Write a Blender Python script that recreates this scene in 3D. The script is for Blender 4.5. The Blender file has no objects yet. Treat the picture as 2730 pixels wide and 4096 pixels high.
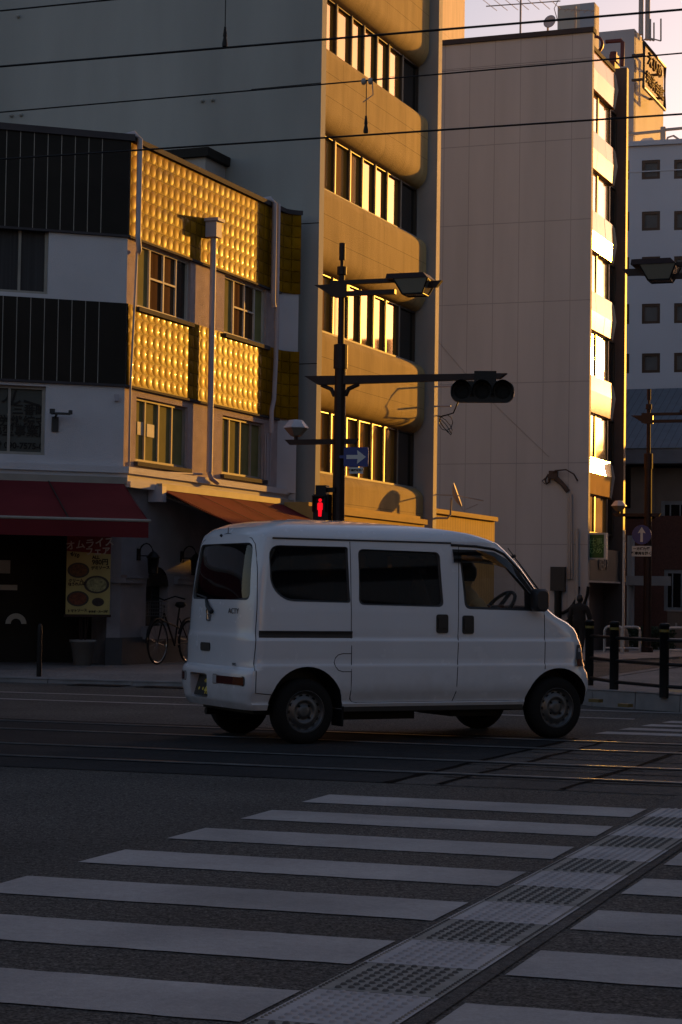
import bpy, bmesh, math, random
from mathutils import Vector, Matrix
random.seed(7)
R = math.radians
S = bpy.context.scene
COL = S.collection

# ------------------------------------------------------------------ camera
CAM_H = 1.2161; PITCH = R(2.45); ROLL = R(0.85); FPX = 7712.6 / (2730 / 1568)
cp, sp = math.cos(PITCH), math.sin(PITCH)
FW = Vector((0, cp, sp)); UP0 = Vector((0, -sp, cp)); RT0 = Vector((1, 0, 0))
RT = math.cos(ROLL) * RT0 + math.sin(ROLL) * UP0
UPV = -math.sin(ROLL) * RT0 + math.cos(ROLL) * UP0
EYE = Vector((0, 0, CAM_H))
cam = bpy.data.cameras.new('camera'); camo = bpy.data.objects.new('camera', cam); COL.objects.link(camo)
camo.matrix_world = Matrix((RT, UPV, -FW)).transposed().to_4x4()
camo.location = EYE
cam.sensor_fit = 'VERTICAL'; cam.sensor_height = 36; cam.lens = 7712.6 / 4096 * 36
cam.clip_start = 0.1; cam.clip_end = 2000
S.camera = camo

# ------------------------------------------------------------------ sky and sun
SUN_AZ, SUN_EL = R(36.4), R(7.0)
w = bpy.data.worlds.new('World'); S.world = w; w.use_nodes = True
nt = w.node_tree; sky = nt.nodes.new('ShaderNodeTexSky'); sky.sky_type = 'NISHITA'; sky.sun_disc = False
sky.sun_elevation = SUN_EL; sky.sun_rotation = SUN_AZ; sky.altitude = 50
sky.air_density = 1.0; sky.dust_density = 1.8; sky.ozone_density = 3.0
nt.nodes['Background'].inputs[1].default_value = 0.12
tint = nt.nodes.new('ShaderNodeMix'); tint.data_type = 'RGBA'; tint.blend_type = 'MULTIPLY'; tint.inputs[0].default_value = 1
tint.inputs[7].default_value = (1.0, .665, .55, 1)                 # dusty violet evening air, as the photograph is balanced
nt.links.new(sky.outputs[0], tint.inputs[6]); nt.links.new(tint.outputs[2], nt.nodes['Background'].inputs[0])
sun = bpy.data.lights.new('sun', 'SUN'); sun.energy = 2.7; sun.angle = R(0.5); sun.color = (1.0, 0.45, 0.045)
suno = bpy.data.objects.new('sun', sun); COL.objects.link(suno)
sdir = Vector((math.sin(SUN_AZ) * math.cos(SUN_EL), math.cos(SUN_AZ) * math.cos(SUN_EL), math.sin(SUN_EL)))
suno.rotation_euler = sdir.to_track_quat('Z', 'Y').to_euler(); suno.location = (20, 20, 40)
S.view_settings.view_transform = 'Standard'; S.view_settings.look = 'None'; S.view_settings.gamma = 1
S.view_settings.exposure = 1.52
S.cycles.use_denoising = True; S.cycles.sample_clamp_indirect = 8; S.cycles.max_bounces = 8
S.cycles.caustics_reflective = False; S.cycles.caustics_refractive = False

# ------------------------------------------------------------------ survey helpers (pixel of a 1568 x 2353 view -> point on a real plane)
def ray(x, y):
    return FW + (x - 784) / FPX * RT - (y - 1176.3) / FPX * UPV
def gz(x, y):                                   # the side street falls slightly away from the junction
    s = x * math.sin(R(22)) + y * math.cos(R(22))
    return -0.40 * max(0.0, min(1.0, (s - 29) / 26))
def gnd(x, y, z=0.0):
    d = ray(x, y); return EYE + d * ((z - CAM_H) / d.z)
def atdepth(x, y, dep):
    d = ray(x, y); return EYE + d * (dep / d.y)
class Wall:
    """vertical plane through P running along compass angle a (from straight ahead towards the right); o = towards the street"""
    def __init__(s, P, a):
        s.P = Vector((P[0], P[1], 0)); a = R(a)
        s.d = Vector((math.sin(a), math.cos(a), 0)); s.n = Vector((s.d.y, -s.d.x, 0))
    def pt(s, t, z, o=0.0): return s.P + s.d * t + s.n * o + Vector((0, 0, z))
    def hit(s, x, y, o=0.0):
        d = ray(x, y); P = s.P + s.n * o
        q = EYE + d * ((P - EYE).dot(s.n) / d.dot(s.n))
        return (q - P).dot(s.d), q.z
    def rect(s, x0, y0t, x1, y1t, y0b, y1b, o=0.0):
        a, b, c, d = s.hit(x0, y0t, o), s.hit(x1, y1t, o), s.hit(x0, y0b, o), s.hit(x1, y1b, o)
        return (a[0] + c[0]) / 2, (b[0] + d[0]) / 2, (c[1] + d[1]) / 2, (a[1] + b[1]) / 2   # t0 t1 z0 z1

# ------------------------------------------------------------------ mesh builder
WORLD_ROOT = set()
class MB:
    def __init__(s): s.v = []; s.f = []; s.m = []; s.uv = []; s.sm = []
    def face(s, pts, m=0, uv=None, smooth=False):
        i = len(s.v); s.v += [Vector(p) for p in pts]; s.f.append(list(range(i, i + len(pts)))); s.m.append(m); s.uv.append(uv); s.sm.append(smooth)
    def grid(s, rows, m=0, smooth=True, closed=False, uvf=None):
        i = len(s.v); nr, nc = len(rows), len(rows[0])
        for r in rows: s.v += [Vector(p) for p in r]
        for a in range(nr - 1):
            for b in range(nc if closed else nc - 1):
                b2 = (b + 1) % nc
                s.f.append([i + a * nc + b, i + a * nc + b2, i + (a + 1) * nc + b2, i + (a + 1) * nc + b]); s.m.append(m); s.sm.append(smooth)
                s.uv.append([uvf(a, b), uvf(a, b2), uvf(a + 1, b2), uvf(a + 1, b)] if uvf else None)
    def obox(s, O, ax, ay, az, m=0):            # origin corner and three edge vectors
        O, ax, ay, az = Vector(O), Vector(ax), Vector(ay), Vector(az)
        if ax.cross(ay).dot(az) < 0: ax, ay = ay, ax
        p = [O, O + ax, O + ax + ay, O + ay]; q = [v + az for v in p]; i = len(s.v); s.v += p + q
        for f in ([3, 2, 1, 0], [4, 5, 6, 7], [0, 1, 5, 4], [1, 2, 6, 5], [2, 3, 7, 6], [3, 0, 4, 7]):
            s.f.append([i + k for k in f]); s.m.append(m); s.uv.append(None); s.sm.append(False)
    def box(s, x0, x1, y0, y1, z0, z1, m=0):
        s.obox((x0, y0, z0), (x1 - x0, 0, 0), (0, y1 - y0, 0), (0, 0, z1 - z0), m)
    def wbox(s, W, t0, t1, z0, z1, o0, o1, m=0):
        s.obox(W.pt(t0, z0, o0), W.d * (t1 - t0), W.n * (o1 - o0), (0, 0, z1 - z0), m)
    def tube(s, pts, r, n=8, m=0, cap=True):
        pts = [Vector(p) for p in pts]; rr = r if isinstance(r, (list, tuple)) else [r] * len(pts); rows = []
        for i, p in enumerate(pts):
            t = (pts[min(i + 1, len(pts) - 1)] - pts[max(i - 1, 0)]).normalized()
            a = t.cross(Vector((0, 0, 1)) if abs(t.z) < .95 else Vector((0, 1, 0))).normalized(); b = t.cross(a)
            rows.append([p + (a * math.cos(k * 2 * math.pi / n) + b * math.sin(k * 2 * math.pi / n)) * rr[i] for k in range(n)])
        s.grid(rows, m, True, True)
        if cap: s.face(rows[0], m); s.face(rows[-1][::-1], m)
    def lathe(s, prof, O=(0, 0, 0), axis=(0, 0, 1), n=24, m=0, smooth=True):
        ax = Vector(axis).normalized(); a = ax.cross(Vector((1, 0, 0)) if abs(ax.x) < .9 else Vector((0, 0, 1))).normalized(); b = ax.cross(a); O = Vector(O)
        s.grid([[O + ax * h + (a * math.cos(k * 2 * math.pi / n) + b * math.sin(k * 2 * math.pi / n)) * max(r, 1e-4) for k in range(n)] for r, h in prof], m, smooth, True)
    def prism(s, poly, d, m=0):                 # planar polygon and an extrusion vector
        poly = [Vector(p) for p in poly]; d = Vector(d); q = [p + d for p in poly]; n = len(poly)
        s.face(poly[::-1], m); s.face(q, m)
        for i in range(n): s.face([poly[i], poly[(i + 1) % n], q[(i + 1) % n], q[i]], m)
    def holewall(s, W, t0, t1, z0, z1, holes, o=0.0, rev=0.12, m=0, mr=None):
        ts = sorted({t0, t1, *[v for h in holes for v in h[:2] if t0 < v < t1]}); zs = sorted({z0, z1, *[v for h in holes for v in h[2:4] if z0 < v < z1]})
        for a, b in zip(ts, ts[1:]):
            for c, d in zip(zs, zs[1:]):
                tm, zm = (a + b) / 2, (c + d) / 2
                if any(h[0] < tm < h[1] and h[2] < zm < h[3] for h in holes): continue
                s.face([W.pt(a, c, o), W.pt(b, c, o), W.pt(b, d, o), W.pt(a, d, o)], m, [(a, c), (b, c), (b, d), (a, d)])
        mr = m if mr is None else mr
        for h in holes:
            a, b, c, d = h[:4]; e = o - rev
            for p, q in (((a, c), (b, c)), ((b, c), (b, d)), ((b, d), (a, d)), ((a, d), (a, c))):
                s.face([W.pt(p[0], p[1], o), W.pt(p[0], p[1], e), W.pt(q[0], q[1], e), W.pt(q[0], q[1], o)], mr, [(p[0], p[1])] * 4)
    def mesh(s, name, mats, off=None, fix=False):
        me = bpy.data.meshes.new(name); o = off or Vector((0, 0, 0))
        me.from_pydata([v - o for v in s.v], [], s.f)
        for mm in (mats if isinstance(mats, (list, tuple)) else [mats]): me.materials.append(mm)
        me.polygons.foreach_set('material_index', s.m); me.polygons.foreach_set('use_smooth', s.sm)
        if any(s.uv):
            ul = me.uv_layers.new(name='uv')
            for p, uv in zip(me.polygons, s.uv):
                if uv:
                    for li, c in zip(p.loop_indices, uv): ul.data[li].uv = c
        if fix:
            bm = bmesh.new(); bm.from_mesh(me); bmesh.ops.remove_doubles(bm, verts=bm.verts, dist=1e-4); bmesh.ops.recalc_face_normals(bm, faces=bm.faces); bm.to_mesh(me); bm.free()
        me.update(); return me
    def build(s, name, mats, parent=None, fix=False):
        root = parent
        while root is not None and root.parent: root = root.parent
        off = root.location.copy() if root is not None and root.name in WORLD_ROOT else None
        o = bpy.data.objects.new(name, s.mesh(name, mats, off, fix)); COL.objects.link(o); o.parent = parent
        return o
    def solo(s, name, mats, label, cat, group=None, fix=False):    # a thing that is one mesh, its origin at the foot of it
        lo = Vector([min(v[i] for v in s.v) for i in range(3)]); hi = Vector([max(v[i] for v in s.v) for i in range(3)])
        base = Vector(((lo.x + hi.x) / 2, (lo.y + hi.y) / 2, lo.z))
        o = bpy.data.objects.new(name, s.mesh(name, mats, base, fix)); COL.objects.link(o); o.location = base
        return tag(o, label, cat, group)
    def struct(s, name, mats, parent=None, kind='structure'):
        o = s.build(name, mats, parent)
        if parent is None: o['kind'] = kind
        return o
def tag(o, label=None, cat=None, group=None):
    if label: o['label'] = label
    if cat: o['category'] = cat
    if group: o['group'] = group
    return o
def thing(name, label, cat, loc=(0, 0, 0), rz=0, group=None, world=False):
    o = bpy.data.objects.new(name, None); COL.objects.link(o); o.location = loc; o.rotation_euler = (0, 0, rz); o.empty_display_size = .2
    if world: WORLD_ROOT.add(o.name)
    return tag(o, label, cat, group)
def dup(root, loc, rz, label, group=None):
    r = root.copy(); COL.objects.link(r); r.location = loc; r.rotation_euler = (0, 0, rz); r['label'] = label
    if group: r['group'] = group
    for ch in list(root.children):
        c = ch.copy(); COL.objects.link(c); c.parent = r
        for g in ch.children:
            d = g.copy(); COL.objects.link(d); d.parent = c
    return r
def lettering(body, size, m, parent, O, xd, ud, name='lettering', align='CENTER', ext=0.002, stretch=1.0, bold=0.0, label=None):
    cu = bpy.data.curves.new('t', 'FONT'); cu.body = body; cu.size = size; cu.align_x = align; cu.align_y = 'CENTER'; cu.extrude = ext; cu.offset = bold; cu.resolution_u = 3
    to = bpy.data.objects.new('t', cu); COL.objects.link(to); dg = bpy.context.evaluated_depsgraph_get()
    me = bpy.data.meshes.new_from_object(to.evaluated_get(dg)); bpy.data.objects.remove(to); bpy.data.curves.remove(cu)
    xd = Vector(xd).normalized(); ud = Vector(ud).normalized(); n = xd.cross(ud)
    M = Matrix((xd * stretch, ud, n)).transposed().to_4x4(); M.translation = Vector(O); me.transform(M)
    root = parent
    while root is not None and root.parent: root = root.parent
    if root is not None and root.name in WORLD_ROOT: me.transform(Matrix.Translation(-root.location))
    me.materials.clear(); me.materials.append(m); me.name = name
    o = bpy.data.objects.new(name, me); COL.objects.link(o); o.parent = parent
    return o
def rounded(x0, x1, z0, z1, r, n=5):
    out = []
    for cx, cz, a in ((x1 - r, z1 - r, 0), (x0 + r, z1 - r, 90), (x0 + r, z0 + r, 180), (x1 - r, z0 + r, 270)):
        for k in range(n + 1): out.append((cx + r * math.cos(R(a + 90 * k / n)), cz + r * math.sin(R(a + 90 * k / n))))
    return out

# ------------------------------------------------------------------ materials
def mat(name, col, rough=.6, metal=0., var=.12, vscale=3., bump=0., bscale=40., spec=.5, coat=0., streak=0., detail=6):
    m = bpy.data.materials.new(name); m.use_nodes = True; t = m.node_tree; b = t.nodes['Principled BSDF']; L = t.links.new
    b.inputs['Roughness'].default_value = rough; b.inputs['Metallic'].default_value = metal; b.inputs['Specular IOR Level'].default_value = spec
    b.inputs['Coat Weight'].default_value = coat; b.inputs['Coat Roughness'].default_value = .06
    tc = t.nodes.new('ShaderNodeTexCoord')
    c4 = (*col, 1)
    if var:
        n = t.nodes.new('ShaderNodeTexNoise'); n.inputs['Scale'].default_value = vscale; n.inputs['Detail'].default_value = detail
        mp = t.nodes.new('ShaderNodeMapping'); L(tc.outputs['Object'], mp.inputs[0]); L(mp.outputs[0], n.inputs['Vector'])
        if streak: mp.inputs['Scale'].default_value = (1, 1, streak)
        mr = t.nodes.new('ShaderNodeMapRange'); mr.inputs[1].default_value = .3; mr.inputs[2].default_value = .7; mr.inputs[3].default_value = 1 - var; mr.inputs[4].default_value = 1 + var
        mx = t.nodes.new('ShaderNodeMix'); mx.data_type = 'RGBA'; mx.blend_type = 'MULTIPLY'; mx.inputs[0].default_value = 1; mx.inputs[6].default_value = c4
        L(n.outputs['Fac'], mr.inputs[0]); L(mr.outputs[0], mx.inputs[7]); L(mx.outputs[2], b.inputs['Base Color'])
    else: b.inputs['Base Color'].default_value = c4
    if bump:
        n2 = t.nodes.new('ShaderNodeTexNoise'); n2.inputs['Scale'].default_value = bscale; n2.inputs['Detail'].default_value = 4; L(tc.outputs['Object'], n2.inputs['Vector'])
        bp = t.nodes.new('ShaderNodeBump'); bp.inputs['Strength'].default_value = bump; bp.inputs['Distance'].default_value = .02
        L(n2.outputs['Fac'], bp.inputs['Height']); L(bp.outputs[0], b.inputs['Normal'])
    return m
def nmath(t, op, a, b=None):
    n = t.nodes.new('ShaderNodeMath'); n.operation = op
    for i, x in enumerate((a, b)):
        if x is None: continue
        if isinstance(x, (int, float)): n.inputs[i].default_value = x
        else: t.links.new(x, n.inputs[i])
    return n.outputs[0]
def base_of(t):
    b = t.nodes['Principled BSDF']; l = [k for k in t.links if k.to_socket == b.inputs['Base Color']]
    return b, (l[0].from_socket if l else None)
def joints(m, du, dv, wid=.012, u0=0., v0=0., dark=.35, wv=None):
    """panel joints drawn at real spacing on a wall's own metre coordinates"""
    t = m.node_tree; b, src = base_of(t); uv = t.nodes.new('ShaderNodeUVMap'); sx = t.nodes.new('ShaderNodeSeparateXYZ'); t.links.new(uv.outputs[0], sx.inputs[0])
    masks = []
    for k, (dd, oo, ww) in enumerate(((du, u0, wid), (dv, v0, wv or wid))):
        if not dd: continue
        a = nmath(t, 'ADD', sx.outputs[k], 1000 * dd - oo); fr = nmath(t, 'MODULO', a, dd); masks.append(nmath(t, 'LESS_THAN', fr, ww))
    mk = masks[0] if len(masks) == 1 else nmath(t, 'MAXIMUM', masks[0], masks[1])
    mx = t.nodes.new('ShaderNodeMix'); mx.data_type = 'RGBA'; mx.blend_type = 'MULTIPLY'; t.links.new(mk, mx.inputs[0])
    if src: t.links.new(src, mx.inputs[6])
    else: mx.inputs[6].default_value = b.inputs['Base Color'].default_value
    mx.inputs[7].default_value = (dark, dark, dark, 1); t.links.new(mx.outputs[2], b.inputs['Base Color'])
    return m
def speckle(m, sc=350., amt=.5, big=.8, mid=.3):
    """stone speckle and traffic wear for asphalt"""
    t = m.node_tree; b, src = base_of(t); tc = t.nodes.new('ShaderNodeTexCoord')
    for scale, lo, hi, det in ((sc, 1 - amt, 1 + amt, 2), (big, .8, 1.2, 5), (28, 1 - mid, 1 + mid, 4)):
        n = t.nodes.new('ShaderNodeTexNoise'); n.inputs['Scale'].default_value = scale; n.inputs['Detail'].default_value = det; t.links.new(tc.outputs['Object'], n.inputs['Vector'])
        mr = t.nodes.new('ShaderNodeMapRange'); mr.inputs[1].default_value = .3; mr.inputs[2].default_value = .7; mr.inputs[3].default_value = lo; mr.inputs[4].default_value = hi
        t.links.new(n.outputs['Fac'], mr.inputs[0])
        mx = t.nodes.new('ShaderNodeMix'); mx.data_type = 'RGBA'; mx.blend_type = 'MULTIPLY'; mx.inputs[0].default_value = 1
        t.links.new(src, mx.inputs[6]); t.links.new(mr.outputs[0], mx.inputs[7]); src = mx.outputs[2]
    t.links.new(src, b.inputs['Base Color']); return m
def glass(name, tint, alpha, rough=.03):
    m = bpy.data.materials.new(name); m.use_nodes = True; t = m.node_tree; b = t.nodes['Principled BSDF']
    b.inputs['Base Color'].default_value = (*tint, 1); b.inputs['Roughness'].default_value = rough; b.inputs['IOR'].default_value = 1.52; b.inputs['Alpha'].default_value = alpha
    return m
def emis(name, col, st):
    m = bpy.data.materials.new(name); m.use_nodes = True; b = m.node_tree.nodes['Principled BSDF']
    b.inputs['Base Color'].default_value = (*[c * .3 for c in col], 1); b.inputs['Emission Color'].default_value = (*col, 1); b.inputs['Emission Strength'].default_value = st
    return m
M = {}
M['asphalt'] = speckle(mat('asphalt', (.094, .087, .080), .9, spec=.2, bump=1.0, bscale=110, var=.2, vscale=.35), 80, .8, .8, .5)
M['paint'] = speckle(mat('road_paint', (.34, .315, .30), .85, spec=.12, bump=.25, bscale=120, var=.14, vscale=1.5), 110, .08, 1.1, .07)
def worn(m, dark):
    t = m.node_tree; b, src = base_of(t); tc = t.nodes.new('ShaderNodeTexCoord'); k = None
    for sc, lo, hi, amt in ((3, .64, .80, .5), (22, .72, .78, .7)):
        n = t.nodes.new('ShaderNodeTexNoise'); n.inputs['Scale'].default_value = sc; n.inputs['Detail'].default_value = 9; n.inputs['Roughness'].default_value = .7; t.links.new(tc.outputs['Object'], n.inputs['Vector'])
        mr = t.nodes.new('ShaderNodeMapRange'); mr.inputs[1].default_value = lo; mr.inputs[2].default_value = hi; mr.inputs[3].default_value = 0; mr.inputs[4].default_value = amt; t.links.new(n.outputs['Fac'], mr.inputs[0]); k = mr.outputs[0] if k is None else nmath(t, 'MAXIMUM', k, mr.outputs[0])
    mx = t.nodes.new('ShaderNodeMix'); mx.data_type = 'RGBA'; t.links.new(k, mx.inputs[0]); t.links.new(src, mx.inputs[6]); mx.inputs[7].default_value = (*dark, 1); t.links.new(mx.outputs[2], b.inputs['Base Color']); return m
worn(M['paint'], (.11, .102, .094))
M['tram_dark'] = speckle(mat('tram_bed_asphalt', (.030, .030, .031), .85, spec=.08, bump=.3, bscale=120), 250, .3)
M['tram_slab'] = speckle(mat('tram_slab', (.082, .076, .071), .9, spec=.12, bump=.7, bscale=90, var=.25, vscale=1.2), 160, .45)
M['crack'] = mat('tar_joint', (.007, .007, .007), .9, spec=.02)
M['rail'] = mat('rail_steel', (.10, .095, .09), .36, 1., var=.3, vscale=8)
M['pave'] = speckle(mat('pavement', (.17, .16, .155), .85, bump=.3, bscale=60), 120, .2)
M['kerb'] = mat('kerb_stone', (.20, .19, .185), .85, spec=.15, var=.2, vscale=4, bump=.2, bscale=60)
M['tile_light'] = mat('tactile_tile_painted', (.37, .35, .35), .7, spec=.15, var=.14, vscale=6)
M['tile_dark'] = mat('tactile_tile_worn', (.25, .235, .21), .8, var=.2, spec=.1, vscale=9)
M['stud'] = mat('tactile_stud', (.105, .10, .095), .8, spec=.1)
M['yellow_tile'] = mat('yellow_tactile', (.20, .15, .05), .7)
M['white_wall'] = mat('white_stucco', (.55, .53, .55), .85, spec=.1, var=.06, vscale=1.5, bump=.5, bscale=90)
M['stucco_rough'] = mat('spray_stucco', (.42, .355, .355), .9, spec=.0, var=.1, vscale=5, bump=1.0, bscale=70)
M['lower_wall'] = mat('shaded_lower_stucco', (.25, .235, .25), .9, spec=.05, var=.14, vscale=2.2, bump=.6, bscale=70)  # darker copy of the white stucco: shade under the awnings put into the colour
M['grey_wall'] = mat('grey_render', (.31, .31, .298), .85, spec=.1, var=.16, vscale=.6, streak=.22, bump=.15, bscale=60)
M['concrete_tan'] = joints(mat('tan_concrete', (.345, .255, .12), .9, spec=.1, var=.16, vscale=3, streak=.25, bump=.5, bscale=60), 1.15, 0, .010, .3, 0, .6)
M['fin'] = mat('concrete_fin', (.36, .33, .31), .85, var=.1, vscale=1.2, bump=.3, bscale=60)
M['pink_wall'] = joints(mat('pale_panel_wall', (.42, .43, .455), .9, var=.09, vscale=1.1, streak=.12, spec=.1), .74, 2.25, .020, .16, .42, .70, .024)
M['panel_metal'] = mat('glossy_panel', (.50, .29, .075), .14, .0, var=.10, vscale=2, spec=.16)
M['dark_metal'] = mat('dark_metal', (.02, .017, .015), .6, spec=.12)
M['roof_cap'] = mat('roof_cap', (.06, .055, .06), .8, spec=.03)
M['brown_steel'] = mat('brown_painted_steel', (.022, .009, .007), .55, spec=.3, var=.2, vscale=6)
M['sign_letter'] = mat('sign_letter_bronze', (.12, .065, .035), .7, spec=.05)
M['black'] = mat('black_paint', (.006, .006, .0065), .5, var=.1, spec=.25)
M['blackplastic'] = mat('black_plastic', (.012, .012, .013), .55)
M['rubber'] = mat('tyre_rubber', (.009, .009, .009), .85, spec=.2)
M['alu'] = mat('aluminium_frame', (.30, .275, .24), .6, .0, spec=.05)
M['bronze'] = mat('dark_bronze_frame', (.05, .035, .025), .4, .3)
M['white_frame'] = mat('white_frame', (.5, .47, .42), .6, spec=.03)
M['pane'] = glass('window_glass', (.03, .03, .028), 1.0, .02)
M['pane_frost'] = mat('frosted_pane', (.21, .20, .085), .6, spec=.0, var=.1, vscale=4)
M['pane_brown'] = mat('curtained_pane', (.09, .055, .03), .5, spec=.0, var=.35, vscale=14, streak=.02)
M['pane_dark'] = glass('dark_glass', (.006, .006, .007), 1.0, .06)
M['curtain'] = mat('dark_curtain', (.03, .028, .03), .8, var=.4, vscale=25, streak=.01)
M['red_canvas'] = mat('red_canvas', (.125, .020, .023), .9, spec=.05, var=.14, vscale=1.3, bump=.15, bscale=200)
M['pipe'] = mat('pvc_pipe', (.42, .39, .42), .6, spec=.06, var=.06)
M['paper'] = mat('paper_sign', (.5, .5, .45), .8)
M['white_paint'] = mat('van_white_paint', (.62, .63, .66), .32, 0, var=.03, vscale=2, coat=.6)
def grime(m):
    t = m.node_tree; b, src = base_of(t); tc = t.nodes.new('ShaderNodeTexCoord'); sx = t.nodes.new('ShaderNodeSeparateXYZ'); t.links.new(tc.outputs['Object'], sx.inputs[0])
    n = t.nodes.new('ShaderNodeTexNoise'); n.inputs['Scale'].default_value = 9; n.inputs['Detail'].default_value = 7; t.links.new(tc.outputs['Object'], n.inputs['Vector'])
    h = nmath(t, 'ADD', sx.outputs[2], nmath(t, 'MULTIPLY', nmath(t, 'SUBTRACT', n.outputs['Fac'], .5), .35)); mr = t.nodes.new('ShaderNodeMapRange'); mr.inputs[1].default_value = .28; mr.inputs[2].default_value = .56; mr.inputs[3].default_value = .28; mr.inputs[4].default_value = 0.0; t.links.new(h, mr.inputs[0])
    mx = t.nodes.new('ShaderNodeMix'); mx.data_type = 'RGBA'; t.links.new(mr.outputs[0], mx.inputs[0]); t.links.new(src, mx.inputs[6]); mx.inputs[7].default_value = (.16, .14, .125, 1); t.links.new(mx.outputs[2], b.inputs['Base Color'])
    rr = t.nodes.new('ShaderNodeMapRange'); rr.inputs[3].default_value = .14; rr.inputs[4].default_value = .34; t.links.new(n.outputs['Fac'], rr.inputs[0]); t.links.new(rr.outputs[0], b.inputs['Roughness']); return m
grime(M['white_paint'])
M['van_glass'] = glass('tinted_glass', (.003, .003, .004), .93, .03)
M['clear_glass'] = glass('clear_glass', (.01, .012, .012), .22, .02); M['clear_glass'].node_tree.nodes['Principled BSDF'].inputs['IOR'].default_value = 1.9
M['amber'] = glass('amber_lens', (.09, .018, .004), 1, .15)
M['red_lens'] = glass('red_lens', (.05, .004, .003), 1, .15)
M['clear_lens'] = glass('clear_lens', (.35, .35, .36), 1, .08)
M['smoke_lens'] = glass('smoked_lens', (.05, .05, .055), 1, .08)
M['chrome'] = mat('chrome', (.6, .6, .6), .12, 1, var=0)
M['steel'] = mat('steel_wheel', (.10, .104, .108), .45, .6, var=.1, vscale=10)
M['steel_dark'] = mat('steel_wheel_dark', (.06, .062, .065), .5, .4)
M['seat'] = mat('seat_fabric', (.40, .30, .15), .9, var=.2)
M['interior'] = mat('interior_plastic', (.03, .03, .03), .7)
M['yellow'] = mat('yellow_lettering', (.65, .5, .06), .5, var=0)
M['blue_sign'] = mat('blue_sign', (.012, .025, .16), .4, var=.05)
M['sign_white'] = mat('sign_white', (.5, .5, .48), .5, var=.05)
M['green_sign'] = mat('green_sign', (.008, .08, .012), .45, var=.05)
M['green_text'] = mat('pale_green_text', (.22, .42, .15), .5, var=0)
M['red_led'] = emis('red_signal', (1., .002, .012), .36)
M['lens_dark'] = mat('signal_lens', (.008, .008, .008), .6, var=0, spec=.15)
M['lampglass'] = glass('lamp_glass', (.16, .15, .12), 1, .15)
M['lampcap'] = mat('pale_lamp_cap', (.5, .5, .54), .5)
M['cloth_dark'] = mat('dark_clothes', (.010, .010, .011), .9)
M['trousers'] = mat('dark_trousers', (.015, .015, .017), .9)
M['skin'] = mat('skin', (.22, .12, .08), .6)
M['hair'] = mat('black_hair', (.006, .006, .006), .6)
M['galv'] = mat('white_guardrail_steel', (.42, .42, .42), .38, .2, var=.15, vscale=10)
M['hedge'] = mat('hedge_leaves', (.03, .05, .02), .8, var=.5, vscale=20)
M['brick'] = mat('brick', (.10, .038, .026), .85, var=.25, vscale=20)
M['frame_grey'] = mat('grey_frame', (.24, .24, .24), .6, spec=.1)
M['beige'] = mat('beige_render', (.18, .14, .11), .85, var=.08)
M['roof_metal'] = joints(mat('standing_seam_roof', (.13, .15, .18), .55, .2, var=.1), .45, 0, .035, 0, 0, .35)
M['hotel'] = mat('white_hotel_wall', (.52, .53, .58), .85, var=.05, vscale=.4)
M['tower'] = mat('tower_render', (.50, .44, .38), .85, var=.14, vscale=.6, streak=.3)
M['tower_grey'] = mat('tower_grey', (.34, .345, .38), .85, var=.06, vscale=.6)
M['siding'] = joints(mat('yellow_siding', (.46, .32, .12), .8, spec=.03, var=.08, vscale=3), .42, 0, .03, .1, 0, .35)
M['blind'] = mat('window_blind', (.10, .095, .09), .7, var=.15, vscale=3)
M['blind_dark'] = mat('dark_blind', (.055, .058, .05), .7, var=.1, vscale=20, streak=8)
M['pot'] = mat('white_pot', (.2, .195, .19), .7)
M['shade_block'] = mat('grey_street_front', (.24, .23, .22), .85, var=.15, vscale=.2)

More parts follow.
